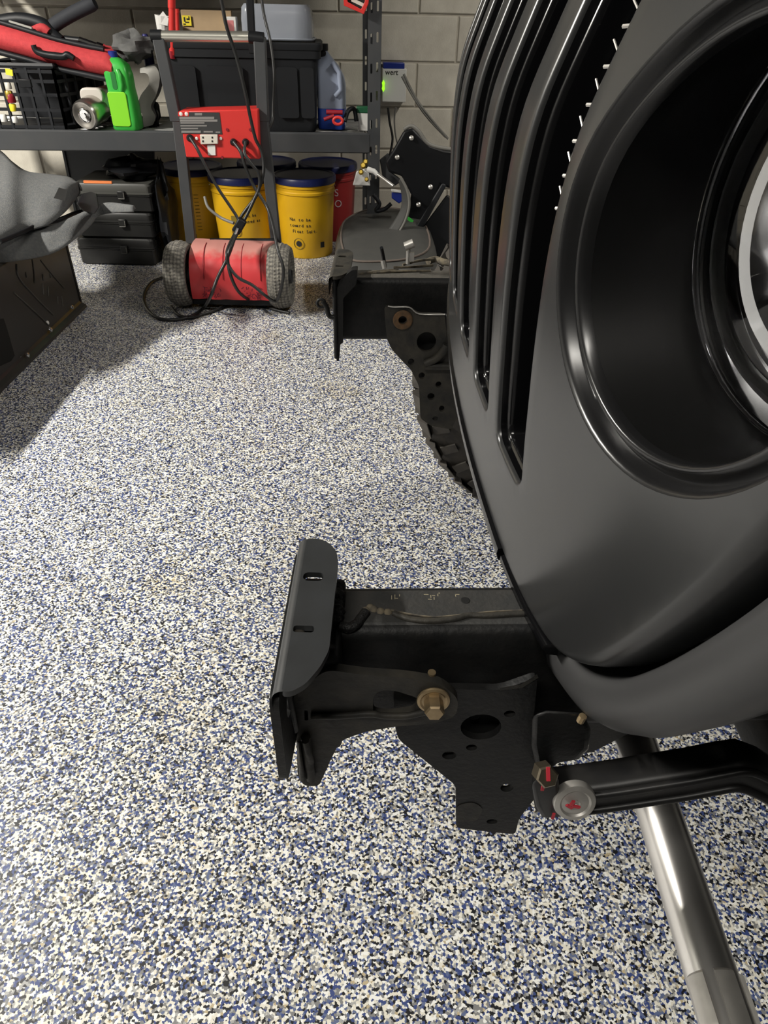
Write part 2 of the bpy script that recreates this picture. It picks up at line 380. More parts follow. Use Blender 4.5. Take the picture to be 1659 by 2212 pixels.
loops = [offset(outl, -.007)] + [slot_loop(k, FIL) for k in range(7)] + [[(p.y, p.z) for p in lamp_ring(.1010, flip=fl)] for fl in (False, True)]
pts, edges = [], []
for lp in loops:
    b = len(pts); pts += [Vector(p) for p in lp]; edges += [(b+i, b+(i+1) % len(lp)) for i in range(len(lp))]
bpts = np.array([(p.x, p.y) for p in pts])
for gy in np.arange(.18, 1.37, .011):
    for gz in np.arange(.715, 1.25, .011):
        q = (gy + rng.uniform(-.0008, .0008), gz + rng.uniform(-.0008, .0008))
        if np.min((bpts[:, 0]-q[0])**2 + (bpts[:, 1]-q[1])**2) < .0045**2: continue
        if inside(q, loops[0]) and not any(inside(q, h) for h in loops[1:]): pts.append(Vector(q))
V2, _, F2, *_ = delaunay_2d_cdt(pts, edges, [], 0, 1e-7)
mb = MB(); keep = []
for f in F2:
    c = sum((V2[i] for i in f), Vector((0, 0)))/len(f)
    if inside(c, loops[0]) and not any(inside(c, h) for h in loops[1:]): keep.append(tuple(f))
mb.add([sp(p.x, p.y) for p in V2], keep)
def surf_rings(gen, prof, **kw): mb.rings([[sp(y, z, d) for y, z in gen(e)] for e, d in prof], cap0=False, cap1=False)
arc = [(FIL*(1-math.sin(R(a))), FIL*(1-math.cos(R(a)))) for a in (0, 22, 45, 67, 90)]
for k in range(7): surf_rings(lambda e, k=k: slot_loop(k, e), arc)
surf_rings(lambda e: offset(outl, e-.007), [(.007*math.sin(R(a)), .007*(1-math.cos(R(a)))) for a in (0, 22, 45, 67, 90)] + [(.0075, .013), (.0065, .030)])
grille = obj('grille', mb, m_grille, veh, smooth=50, label='satin black seven-slot grille panel')
for k in range(7):                             # slot liners with their mesh
    mb2 = MB(); mb2.rings([[sp(y, z, d) for y, z in slot_loop(k, e)] for e, d in ((-.0000, .0040), (-.0002, .0088), (-.0012, .0094), (-.0024, .0102), (-.0032, .0116), (-.0034, .0140), (-.0036, .058))], cap0=False, cap1=False)
    li = obj('slot_liner', mb2, m_gloss, grille, smooth=50)
    cy = .4405 + .11*k; mb3 = MB()
    for z in np.arange(.815, 1.17, .016):
        for s in (-1, 1):
            mb3.cyl(sp(cy-.032, z, .030), sp(cy+.032, z+.016*s, .030), .0011, n=5)
    for y in np.arange(cy-.028, cy+.03, .014): mb3.tube([sp(y, z, .031) for z in np.arange(.805, 1.176, .03)], .0010, n=5)
    obj('slot_mesh', mb3, m_slotin, li, smooth=40)
# teeth of the mesh clips that catch the light along the first slot
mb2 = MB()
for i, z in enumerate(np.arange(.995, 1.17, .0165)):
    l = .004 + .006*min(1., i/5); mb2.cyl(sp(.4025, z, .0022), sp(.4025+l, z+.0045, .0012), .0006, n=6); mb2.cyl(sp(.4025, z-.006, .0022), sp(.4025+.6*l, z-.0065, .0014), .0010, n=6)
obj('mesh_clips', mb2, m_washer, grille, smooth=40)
# headlights
for fl in (False, True):
    c2 = HC + hn*.075 + hu*-.030 + hv*.026
    mir = lambda p: Vector((p.x, 2*YC-p.y, p.z)) if fl else p
    def srf(r, d): return [mir(Vector((GS(q.y, q.z)+d, q.y, q.z))) for q in lamp_ring(r)]
    prof = [(.1012, 0), (.1000, .0004), (.0986, .0018), (.0974, .0045), (.0964, .0080), (.0950, .0098), (.0935, .0095), (.0915, .0072), (.0898, .0056), (.0883, .0052), (.0870, .0062), (.0861, .0085), (.0856, .0125)]
    rr = [srf(r, d) for r, d in prof]; A = rr[-1]; Bq = [mir(q) for q in lamp_ring(.100, c2)]
    sur = obj('headlight_surround', MB().rings(rr, cap0=False, cap1=False), m_surround, veh, smooth=60)
    bowl = []
    for t in np.linspace(0, 1, 10):
        w = .5*t + .5*math.sin(t*PI/2); bowl.append([A[i]*(1-t) + Bq[i]*t + (A[i]-Bq[i])*0 for i in range(72)])
    obj('headlight_bowl', MB().rings(bowl, cap0=False, cap1=False), m_bowl, sur, smooth=60)
    def lr(r, d): return [mir(q) for q in lamp_ring(r, c2 + hn*d)]
    lamp = obj('headlight_rim', MB().rings([lr(.1005, 0), lr(.1000, -.004), lr(.0990, -.007), lr(.0980, -.0065), (lr(.0965, -.003)), lr(.096, .02)], cap0=False, cap1=False), m_smoke, veh, smooth=60)
    obj('chrome_ring', MB().rings([lr(.0955, .000), lr(.0945, -.005), lr(.092, -.0075), lr(.0895, -.005), lr(.0885, .004)], cap0=False, cap1=False), m_chrome, lamp, smooth=60)
    obj('halo_ring', MB().rings([lr(.081, .004), lr(.0795, -.001), lr(.077, -.003), lr(.0745, -.001), lr(.073, .004)], cap0=False, cap1=False), m_white, lamp, smooth=60)
    obj('reflector', MB().rings([lr(.0885, .004), lr(.082, .012), lr(.072, .014), lr(.066, .006), lr(.060, .006), lr(.055, .02), lr(.045, .035), lr(.025, .048), lr(.006, .05)], cap0=False), m_chrome, lamp, smooth=30)
    obj('lens', MB().rings([lr(.0975*math.cos(a), -.008-.036*math.sin(a)) for a in np.linspace(0, PI/2*.985, 14)], cap0=False), m_glass, lamp, smooth=80)
# lower trim strip under the grille, from the seam to the far side
mb = MB(); rr = []
for y in np.linspace(.436, 1.30, 60):
    x = GS(y, .712); rr.append([Vector((x+dx, y, .712+dz)) for dx, dz in ((-.0035, .004), (-.0040, -.001), (-.0025, -.007), (.004, -.011), (.014, -.012), (.02, -.006), (.02, .004), (.006, .006))])
mb.rings(rr); obj('lower_trim_strip', mb, m_gloss, veh, smooth=60)
mb = MB(); rr = []
for i in range(24):
    t = i/23; y = .432 - .10*t; x = GS(y, .712); rr.append([Vector((x+dx, y, .712+.006*max(0, t-.6)+dz)) for dx, dz in ((-.0015, .000), (-.002, -.004), (.002, -.009), (.010, -.010), (.014, 0), (.006, .003))])
mb.rings(rr); obj('lower_trim_end', mb, m_gloss, veh, smooth=60)
# fender flares around the outer lower edge
for fl in (False, True):
    mir = lambda p: Vector((p.x, 2*YC-p.y, p.z)) if fl else p
    path = [p for p in outl if p[0] < .47 and p[1] < 1.12]
    idx = min(range(len(outl)), key=lambda i: abs(outl[i][0]-.47)+10*(outl[i][1] > .8)); L = []
    i = idx
    while len(L) < 80:
        p = outl[i % len(outl)]
        if p[1] > 1.10: break
        L.append(i % len(outl)); i += 1
    off = {e: offset(outl, e) for e in (-.014, .001, .004, .0070, .010, .016, .024, .031, .037, .041, .037, .020)}
    prof = [(-.014, .060), (.001, .055), (.004, .042), (.0070, .0185), (.010, .0145), (.016, .0135), (.024, .0145), (.031, .0175), (.037, .0230), (.041, .032), (.037, .050), (.020, .10)]
    rings = []
    for n_, ii in enumerate(L):
        y0 = outl[ii][0]; s = min(1., max(.08, (.468-y0)/.065)); s = s*s*(3-2*s)*(1 + .4*min(1., max(0., (y0-.285)/.07)))
        row = []
        for e, d in prof:
            q = off[e][ii]; b = outl[ii]; q = (b[0]+(q[0]-b[0])*(s if e > 0 else 1), b[1]+(q[1]-b[1])*(s if e > 0 else 1))
            row.append(mir(Vector((GS(max(b[0], .18), b[1]) + d, q[0], q[1]))))
        rings.append(row)
    obj('fender_flare', MB().rings(rings, closed=False, cap0=False, cap1=False), m_flare, veh, smooth=60)
    # fender block behind the flare, hidden side of the front corner
    mb = MB(); rr = []
    for x, z0, z1, y0 in ((.30, .80, 1.02, .10), (.34, .80, 1.06, -.08), (.60, .95, 1.10, -.16), (1.0, .95, 1.12, -.16)):
        rr.append([mir(Vector((x, y, z))) for y, z in ((y0, z0), (y0, z1-.03), (y0+.03, z1), (.26, z1), (.26, z0))])
    obj('fender', mb.rings(rr), m_flare, veh, smooth=30)
mb = MB(); rr = []
for x, z in ((.175, 1.225), (.20, 1.255), (.26, 1.285), (.6, 1.31), (1.25, 1.335)):
    w = .50 + .08*min(1, (x-.175)/.6); rr.append([Vector((x, YC+w*math.cos(a)*1., z - .055*(abs(math.cos(a))**4) + 0*a)) for a in np.linspace(0, PI, 15)] + [Vector((x, YC-w, z-.14)), Vector((x, YC+w, z-.14))])
obj('hood', mb.rings(rr), m_grille, veh, smooth=40)
obj('radiator', MB().box((.27, YC, .98), (.06, 1.02, .50)), m_void, veh, bevel=.01)
obj('engine_bay_panel', MB().box((.62, YC, .93), (.60, .74, .40)), m_void, veh, bevel=.02)

# --- frame rails
def pxloop(px, Y): return [(p.x, p.z) for p in (atY(x, y, Y) for x, y in px)]
def bracket_plate(px, holes, Y, th, r=.006):
    o = roundpoly(pxloop(px, Y), r); hs = []
    for hd in holes:
        if isinstance(hd, list): hs.append(roundpoly(pxloop(hd, Y), .005)); continue
        x, y, w, h = hd
        c = atY(x, y, Y); e = atY(x+w/2, y, Y); g = atY(x, y+h/2, Y); hs.append(circ2(c.x, c.z, abs(e.x-c.x), abs(g.z-c.z), 20))
    return MB().plate(o, hs, (0, Y, 0), (1, 0, 0), (0, 0, 1), th)
def rail(y0, y1, z0, z1, x0, x1, yaw=.045):
    rr = []
    for x in (x0, x0+.01, .2, .5, x1):
        rr.append([Vector((x, y + (x-x0)*yaw, z)) for y, z in rrect((y0+y1)/2, (z0+z1)/2, y1-y0, z1-z0, .010, 4)])
    return MB().rings(rr)
railn = obj('frame_rail', rail(.345, .398, .590, .708, -.032, 1.1), m_frame, veh, smooth=40, label='near frame rail end')
railf = obj('frame_rail', rail(1.130, 1.185, .600, .708, -.086, 1.1, .05), m_frame, veh, smooth=40, label='far frame rail end')
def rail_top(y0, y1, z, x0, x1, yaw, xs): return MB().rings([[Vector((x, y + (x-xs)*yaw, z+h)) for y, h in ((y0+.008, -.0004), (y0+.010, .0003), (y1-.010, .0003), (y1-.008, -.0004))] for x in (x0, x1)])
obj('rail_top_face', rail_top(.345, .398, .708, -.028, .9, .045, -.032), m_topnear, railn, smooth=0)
obj('rail_top_face', rail_top(1.130, 1.185, .708, -.060, .9, .05, -.086), m_litdust, railf, smooth=0)
# top seam, weld, dirt, chalk on the near rail
mb = MB(); mb.tube(smooth_path([atz(x, y, .7085) for x, y in ((850, 1325), (880, 1337), (930, 1342), (980, 1338), (1012, 1330), (1050, 1331), (1100, 1328), (1150, 1326))], 6), .0026, 8); obj('seam_lip', mb, m_frame2, railn, smooth=60)
mb = MB(); mb.tube(smooth_path([atz(x, y, .709) for x, y in ((845, 1318), (890, 1328), (940, 1333), (1000, 1328), (1060, 1322), (1145, 1318))], 6), .0009, 6)
for (x, y) in ((790, 1318), (800, 1312), (808, 1316), (822, 1320), (838, 1322), (780, 1330), (772, 1345)):
    p = atz(x, y, .7085); mb.lathe([(.0035, 0), (.0028, .0012), (.001, .002)], p, n=7)
obj('dirt_crust', mb, m_crust, railn, smooth=60)
mb = MB(); wp = [atz(x, y, .712) for x, y in ((727, 1268), (727, 1285), (724, 1300), (727, 1316), (724, 1332), (722, 1345))]; mb.tube(smooth_path(wp, 5), [.0055+.0012*math.sin(i*1.7) for i in range(26)], 10)
mb.tube(smooth_path([atz(x, y, .709) for x, y in ((735, 1352), (752, 1356), (768, 1350), (780, 1335), (790, 1322))], 5), .004, 8); obj('weld_bead', mb, m_weld, railn, smooth=60)
mb = MB()
for (x, y, w, h) in ((846, 1279, 2, 12), (853, 1278, 2, 14), (857, 1281, 7, 2), (863, 1275, 2, 6), (920, 1273, 12, 2), (930, 1277, 2, 9), (936, 1275, 8, 2), (937, 1281, 2, 9), (945, 1274, 2, 8), (948, 1270, 4, 2), (983, 1275, 2, 7), (987, 1273, 10, 2), (928, 1283, 10, 2)):
    p = atz(x, y, .7082); mb.box(p + Vector((0, -.006, 0)), (w*.00030, h*.00036, .0003))
obj('chalk_marks', mb, mat('faded_chalk', (.30, .26, .17), .9), railn, smooth=0, kind='stuff')
p = atz(1005, 1297, .7083); obj('drain_hole', MB().lathe([(.0038, 0), (.0034, .0003), (.003, .0003)], p, n=20), m_void, railn)
# bumper mounting plate: vertical face, folded top flange with rounded ends and two slots
def mount_plate(yc, zt, xf, s=1., name='mounting_plate'):
    hw = .072*s
    root = obj(name, MB().plate(roundpoly([(yc-hw, zt-.135), (yc+hw, zt-.135), (yc+hw, zt-.004), (yc-hw, zt-.004)], .012), [circ2(yc-hw*.35, zt-.075, .016, .022), circ2(yc+.6*hw, zt-.05, .008)], (xf, 0, 0), (0, 1, 0), (0, 0, 1), .006), m_plate, None)
    return root
def flange_mesh(yc, zt, xf):
    hw = .072; mb = MB()
    # flange outline in (x,y), slots open towards the bend
    o = [(0, -hw), (.006, -hw), (.014, -hw+.006), (.022, -hw+.020), (.0265, -hw+.034), (.0265, hw-.022), (.024, hw-.010), (.018, hw-.001), (.010, hw+.004), (0, hw+.004)]
    hs = [rrect(.0095, hw-.040, .015, .009, .004, 4), rrect(.0080, -hw+.052, .014, .006, .002, 3)]
    mb.plate(roundpoly(o, .004), hs, (xf, yc, zt), (1, 0, 0), (0, 1, 0), .005)
    rr = []
    for a in np.linspace(0, PI/2, 7):
        rr.append([Vector((xf + .001 - .0075*math.sin(a), y, zt - .0055 + .008*math.cos(a))) for y in np.linspace(yc-hw, yc+hw+.003, 12)])
    rr.append([Vector((xf - .0065, y, zt-.03)) for y in np.linspace(yc-hw, yc+hw+.003, 12)])
    mb.rings(rr, closed=False, cap0=False, cap1=False); return mb
mp = obj('mounting_plate', flange_mesh(.338, .738, -.060), m_plate, railn, smooth=45)
obj('mounting_plate', MB().plate(roundpoly([(.266, .640), (.412, .600), (.412, .730), (.266, .732)], .010), [circ2(.30, .690, .013), circ2(.372, .66, .012)], (-.0655, 0, 0), (0, 1, 0), (0, 0, 1), .006), m_frame, railn, smooth=30)
obj('mounting_plate', MB().box((-.046, .362, .655), (.034, .085, .108)), m_frame, railn, bevel=.004)
obj('weld_pad', MB().box((-.058, .336, .733), (.012, .050, .007)), m_frame2, railn, bevel=.002)
# far rail end plate
mpf = obj('mounting_plate', flange_mesh(1.150, .726, -.090), m_frame2, railf, smooth=45)
obj('mounting_plate', bracket_plate([(722, 640), (735, 600), (760, 580), (773, 578), (770, 610), (742, 640), (742, 735), (735, 740), (733, 775), (728, 775), (727, 700), (720, 690)], [], 1.10, .02, .003), m_frame, railf, smooth=30)
obj('mounting_plate', MB().box((-.088, 1.15, .655), (.007, .130, .14)), m_frame, railf, bevel=.003)
mb = MB(); pth = [atY(x, y, 1.08) for x, y in ((697, 650), (705, 663), (708, 675), (712, 683), (722, 685))]; mb.tube(smooth_path(pth, 5), .0042, 8)
cc = atY(694, 655, 1.08); mb.tube([cc + Vector((math.cos(a)*.0065, 0, math.sin(a)*.0065)) for a in np.linspace(0, 2*PI, 17)[:-1]], .0024, 8, closed=True); obj('wire_hook', mb, m_frame, railf, smooth=60)
# rail details on the far side
mb = MB(); mb.cyl(atz(832, 575, .708), atz(824, 535, .745), .0032, n=8); obj('cable_stub', mb, m_black, railf)
mb = MB(); mb.cyl(atz(831, 580, .708), atz(827, 563, .720), .004, n=8); obj('cable_sleeve', mb, m_washer, railf)
mb = MB(); q = atY(881, 570, 1.17); mb.cyl(q, q + Vector((0, 0, .03)), .0035, n=8); mb.cyl(q + Vector((-.006, 0, .028)), q + Vector((.008, 0, .034)), .007, n=10); mb.box(q + Vector((.006, 0, .012)), (.008, .006, .014)); obj('clip_bolt', mb, m_washer, railf)
mb = MB()
for (a, b) in (((775, 592), (860, 583)), ((800, 590), (930, 586)), ((850, 578), (935, 573)), ((870, 572), (938, 560))):
    mb.tube(smooth_path([atz(a[0], a[1], .709), atz((a[0]+b[0])/2, (a[1]+b[1])/2+random.uniform(-3, 3), .7105), atz(b[0], b[1], .709)], 5), .0022, 6)
obj('dirt_crust', mb, m_crust, railf, smooth=60)
# near lower bracket plate with its holes
br = obj('bracket_plate', bracket_plate([(850, 1478), (980, 1482), (1080, 1484), (1160, 1456), (1150, 1560), (1168, 1700), (1120, 1762), (1112, 1796), (985, 1782), (984, 1690), (935, 1650), (860, 1590), (852, 1555)],
    [(1038, 1564, 88, 54), (1100, 1535, 25, 14), (1018, 1608, 24, 13), (970, 1625, 31, 17), (1094, 1695, 28, 17), (1062, 1768, 24, 10)], .330, .006), m_frame, railn, smooth=30)
obj('bracket_back', bracket_plate([(935, 1500), (1150, 1500), (1152, 1650), (935, 1645)], [[(1010, 1543), (1026, 1540), (1040, 1546), (1034, 1558), (1016, 1560)], [(1046, 1582), (1066, 1574), (1074, 1577), (1064, 1588), (1050, 1590)]], .344, .004, .001), m_void, br, smooth=30)
obj('bracket_flange', MB().rings([[atY(x, y, Y) for x, y in ((984, 1690), (990, 1690), (992, 1784), (985, 1782))] for Y in (.327, .36)]), m_frame, br, bevel=.001)
mb = MB(); mb.rings([[atY(x, y, Y) for x, y in ((1080, 1486), (1125, 1478), (1152, 1462), (1160, 1456), (1163, 1464), (1128, 1486), (1080, 1492))] for Y in (.326, .345)]); obj('bracket_flange', mb, m_frame2, br, smooth=30)
p = atY(1008, 1762, .326); obj('scuff_mark', MB().plate(roundpoly([(p.x-.008, p.z-.012), (p.x+.010, p.z-.010), (p.x+.014, p.z+.012), (p.x+.004, p.z+.022), (p.x-.010, p.z+.016)], .006), [], (0, .3265, 0), (1, 0, 0), (0, 0, 1), .0004), m_frame2, br)
# bumper support arm with window and downturned hook
arm = obj('bumper_arm', bracket_plate([(634, 1492), (668, 1468), (705, 1438), (790, 1450), (880, 1456), (950, 1468), (990, 1500), (985, 1540), (930, 1556), (860, 1560), (790, 1572), (735, 1592), (712, 1640), (690, 1690), (658, 1690), (644, 1668), (642, 1600), (636, 1560)],
    [[(806, 1496), (820, 1483), (852, 1483), (905, 1500), (895, 1532), (845, 1540), (806, 1536)], [(658, 1526), (666, 1526), (667, 1548), (659, 1548)]], .318, .007, .008), m_frame2, railn, smooth=30)
mb = MB(); mb.tube(smooth_path([atY(x, y, .3125) for x, y in ((672, 1548), (740, 1546), (800, 1542), (830, 1546), (880, 1546), (925, 1536))], 6), .0025, 8); obj('arm_rib', mb, m_frame2, arm, smooth=60)
mb = MB(); mb.rings([[atY(x, y, Y) for x, y in ((612, 1500), (622, 1488), (632, 1500), (646, 1582), (632, 1586))] for Y in (.300, .330)]); obj('arm_end_plate', mb, m_frame, arm, bevel=.002)
mb = MB()
for (y0, y1, Y, w) in ((1592, 1688, .311, .004), (1600, 1650, .308, .003)):
    mb.tube(smooth_path([atY(660, y0, Y), atY(666, (y0+y1)/2, Y-.001), atY(672, y1-6, Y)], 6), w, 8)
obj('arm_fold', mb, m_frame2, arm, smooth=60)
mb = MB(); mb.rings([[atY(x, y, Y) for x, y in ((640, 1605), (648, 1600), (660, 1688), (648, 1690))] for Y in (.305, .326)]); obj('arm_fold', mb, m_frame2, arm, bevel=.002)
# big yellow-zinc bolt
c = atY(936, 1510, .3135); ax = Vector((.02, -1, .10)).normalized(); a_, b_ = frame(ax)
obj('bolt_washer', MB().lathe([(.0118, 0), (.0122, .0012), (.0118, .0024), (.0100, .0030), (.0085, .0022), (.006, .0024)], c, ax, 28), m_bolt, br, smooth=30)
hexr = [[c + ax*h + (a_*math.cos(PI/3*j) + b_*math.sin(PI/3*j))*r for j in range(6)] for r, h in ((.0070, .002), (.0072, .013), (.0062, .0145))]
obj('bolt_head', MB().rings(hexr), m_bolt, br, smooth=0)
p = atY(932, 1462, .322); obj('bolt_tip', MB().cyl(p, p + Vector((0, 0, .005)), .003, n=10), m_bolt, br)
# far bracket
br2 = obj('bracket_plate', bracket_plate([(830, 660), (850, 661), (884, 662), (905, 676), (960, 677), (985, 905), (975, 926), (930, 918), (908, 902), (905, 832), (888, 798), (848, 756), (836, 732), (832, 690)],
    [(921, 737, 42, 42), (888, 780, 14, 14), (911, 810, 14, 14), (947, 829, 13, 13), (931, 855, 16, 15), (954, 881, 12, 13), (940, 902, 12, 9), (869, 690, 17, 17)], 1.105, .006), m_frame2, railf, smooth=30)
obj('bracket_back', bracket_plate([(845, 700), (960, 690), (985, 905), (975, 920), (930, 915), (912, 900), (910, 832), (892, 798), (860, 760)], [], 1.128, .004), m_frame, br2, smooth=30)
c = atY(870, 691, 1.100); obj('weld_nut', MB().lathe([(.0165, 0), (.0165, .0015), (.0150, .0025), (.0075, .0025), (.0070, .0)], c, (0, -1, 0), 24, cap0=False, cap1=False), m_rust, br2, smooth=20)
mb = MB(); mb.tube(smooth_path([atY(x, y, 1.100) for x, y in ((838, 661), (850, 663), (884, 664), (906, 678), (962, 679))], 5), .0012, 6); obj('plate_edge', mb, m_washer, br2, smooth=60)
mb = MB(); mb.tube(smooth_path([atY(x, y, 1.098) for x, y in ((918, 786), (940, 776), (955, 762), (965, 745))], 5), .007, 8); mb.tube([atY(918, 792, 1.098), atY(975, 792, 1.098)], .006, 8); obj('pressed_rib', mb, m_frame2, br2, smooth=60)

# --- sway bar arm, bushing mount, cross-member, tie rod, axle, wheels
def section(p, w, h, lean=0): return [p + Vector((0, y, z)) for y, z in rrect(0, 0, w, h, .008, 3)]
arm_px = [(1158, 1760), (1180, 1766), (1240, 1760), (1320, 1750), (1400, 1738), (1480, 1726), (1545, 1714), (1590, 1708), (1630, 1722), (1672, 1746), (1760, 1800)]
rr = []; AH = .029
for i, (x, y) in enumerate(arm_px):
    p = atY(x, y, .267); rr.append([p + Vector((0, .0125+a, AH/2+b)) for a, b in rrect(0, 0, .025, AH, .006, 3)])
sw = obj('sway_bar_arm', MB().rings(rr), m_sway, veh, smooth=50)
mb = MB()
for dz in (.004, AH-.005):
    mb.tube(smooth_path([atY(x, y, .267) + Vector((0, -.0005, dz)) for x, y in arm_px[2:]], 4), .0030, 8)
obj('arm_rib', mb, m_sway, sw, smooth=60)
mb = MB(); mb.rings([[atY(x, y, Y) for x, y in ((1148, 1696), (1156, 1682), (1206, 1676), (1208, 1710), (1215, 1764), (1172, 1767), (1158, 1742))] for Y in (.263, .300)]); obj('arm_clamp', mb, m_sway, sw, bevel=.004)
c = atY(1241, 1731, .262); ax = Vector((.03, -1, .35)).normalized()
obj('link_washer', MB().lathe([(.0150, -.004), (.0152, 0), (.0144, .0020), (.0110, .0030), (.0096, .0018), (.0085, .0022), (.0035, .0026), (.002, .0008)], c, ax, 32), m_washer, sw, smooth=30)
mb = MB()
for (x, y, l, r) in ((1222, 1738, 14, 40), (1228, 1731, 10, 100), (1236, 1738, 8, 20)):
    q = atY(x, y, .2585); mb.box(q + Vector((.002, -.002, .001)), (.006, .0012, .0022), Matrix.Rotation(R(r), 3, 'Y'))
obj('paint_mark', mb, m_redpaint, sw, smooth=0)
c = atY(1177, 1672, .262); ax = Vector((.05, -.75, .65)).normalized(); a_, b_ = frame(ax)
hexr = [[c + ax*h + (a_*math.cos(PI/3*j+.2) + b_*math.sin(PI/3*j+.2))*r for j in range(6)] for r, h in ((.0078, -.006), (.0078, .006), (.0066, .0075))]
obj('hex_bolt', MB().rings(hexr), m_bronze, sw, smooth=0)
obj('paint_mark', MB().rings([[c + ax*.0078 + b_*t + a_*s for s in (-.0012, .0012)] + [c + ax*.0086 + b_*t + a_*s for s in (.0012, -.0012)] for t in (-.007, .002)]), m_redpaint, sw, smooth=0)
for (x, y, w, h) in ((1173, 1700, .0022, .008), (1195, 1763, .002, .007)):
    obj('paint_mark', MB().box(atY(x, y, .2612), (w, .001, h)), m_redpaint, sw, smooth=0)
mb = MB(); mb.rings([[atY(x, y, Y) for x, y in ((1150, 1545), (1180, 1535), (1260, 1540), (1276, 1575), (1272, 1618), (1250, 1640), (1205, 1648), (1185, 1665), (1160, 1668), (1148, 1610))] for Y in (.300, .350)])
obj('sway_bar_bushing', mb, m_frame, veh, bevel=.005)
mb = MB(); q = atY(1253, 1558, .297); mb.cyl(q, q + Vector((.001, 0, .006)), .0028, n=8); obj('bushing_bolt', mb, m_bolt, veh)
mb = MB(); mb.rings([[atY(x, y, Y) for x, y in ((1150, 1500), (1390, 1490), (1390, 1568), (1285, 1622), (1150, 1660))] for Y in (.42, .48)]); obj('front_cross_member', mb, m_frame, veh, bevel=.006)
obj('front_cross_member', MB().box((.24, YC, .585), (.12, .76, .09)), m_frame, veh, bevel=.012)
TX, TZ = .295, .405
tr = obj('tie_rod', MB().cyl((TX, -.05, TZ), (TX, 1.50, TZ), .0225, n=40), m_steel, veh, smooth=60)
mb = MB()
for a0 in (15, 75, 150):
    rr = []
    for a in np.linspace(R(a0), R(a0+38), 6): rr.append([Vector((TX - r*math.cos(a), y, TZ + r*math.sin(a))) for r, y in ((.0222, .235), (.0258, .232), (.0258, .05), (.0222, .05))])
    mb.rings(rr)
obj('adjuster_sleeve', mb, m_washer, tr, smooth=30)
obj('axle_housing', MB().tube([(.47, -.02, .40), (.47, .4, .40), (.47, 1.1, .40), (.47, 1.52, .40)], [.05, .042, .042, .05], 20), m_frame, veh)
def wheel(yc, out):
    ax = Vector((0, 1, 0)); c = Vector((.460, yc, .408)); hw = .135
    prof = [(.21, -hw+.02), (.26, -hw-.005), (.33, -hw-.004), (.372, -hw+.012), (.386, -hw+.03), (.390, 0), (.386, hw-.03), (.372, hw-.012), (.33, hw+.004), (.26, hw+.005), (.21, hw-.02)]
    w = obj('wheel', MB().lathe(prof, c, ax, 72), m_rubber, veh, smooth=35)
    blocks = MB(); n = 38
    for i in range(n):
        a = 2*PI*i/n
        for j, (y0, y1, r0, tw, st) in enumerate(((-hw-.002, -hw+.062, .404, .72, .0), (-hw+.068, -.004, .402, .62, .5), (.004, hw-.068, .402, .62, .2), (hw-.062, hw+.002, .404, .72, .7))):
            aa = a + st*2*PI/n; d = 2*PI/n*tw/2
            rr = []
            for r in (.380, r0):
                row = []
                for (yy, da) in ((y0, -d), (y0, d*.75), ((y0+y1)/2, d), (y1, d), (y1, -d*.75), ((y0+y1)/2, -d)):
                    rad = r - (.022 if (r > .39 and ((j == 0 and yy == y0) or (j == 3 and yy == y1))) else 0)
                    row.append(c + Vector((rad*math.cos(aa+da), yy, rad*math.sin(aa+da))))
                rr.append(row)
            blocks.rings(rr, cap0=False)
        for s in (-1, 1):
            rr = []
            for r, yy in ((.335, s*(hw+.003)), (.372, s*(hw-.008))):
                rr.append([c + Vector((r*math.cos(a+da), yy + s*h, r*math.sin(a+da))) for da, h in ((-.03, 0), (.03, 0), (.03, .006), (-.03, .006))])
            blocks.rings(rr)
    obj('tread_blocks', blocks, m_rubber, w, smooth=20, kind='stuff')
    obj('rim', MB().lathe([(.212, -hw+.02), (.200, -hw+.03), (.19, -.02), (.06, out*.03), (.05, out*.05), (.19, .02), (.200, hw-.03), (.212, hw-.02)], c, ax, 40, cap0=False, cap1=False), m_gloss, w)
wheel(1.500, 1)
# ------------------------------------------------------------------ storage shelf along the back wall
SX, SY = -.088, 3.475
def sl(x, y, z): return Vector((SX + x*math.cos(YW) - y*math.sin(YW), SY + x*math.sin(YW) + y*math.cos(YW), z))
SR = Matrix.Rotation(YW, 3, 'Z')
shelf = thing('storage_shelf', 'dark grey steel shelving unit with slotted posts against the block wall', 'shelf', sl(-.95, .23, 0), YW)
ZS = .590
def sbox(c, d, mb=None): return (mb or MB()).box(sl(*c), d, SR)
for (x, y, f) in ((0, 0, -1), (0, .46, 1), (-1.92, 0, -1), (-1.92, .46, 1)):
    holes = []
    for k in range(17):
        for s in (-1, 1): holes.append(rrect(s*.0125, .10+k*.105 + (0.006 if s > 0 else 0), .009, .036, .003, 2))
    mb = MB(); o = sl(x, y, 0); u = SR @ Vector((1, 0, 0)); mb.plate([(-.028, 0), (.028, 0), (.028, 1.9), (-.028, 1.9)], holes, o, u, (0, 0, 1), .003)
    s = 1 if x > -1 else -1
    mb.rings([[sl(x+s*.026+a, y-f*b, z) for a, b in ((0, 0), (s*.003, 0), (s*.003, .04), (0, .04))] for z in (0, 1.9)])
    obj('post', mb, m_shelf, shelf, smooth=0)
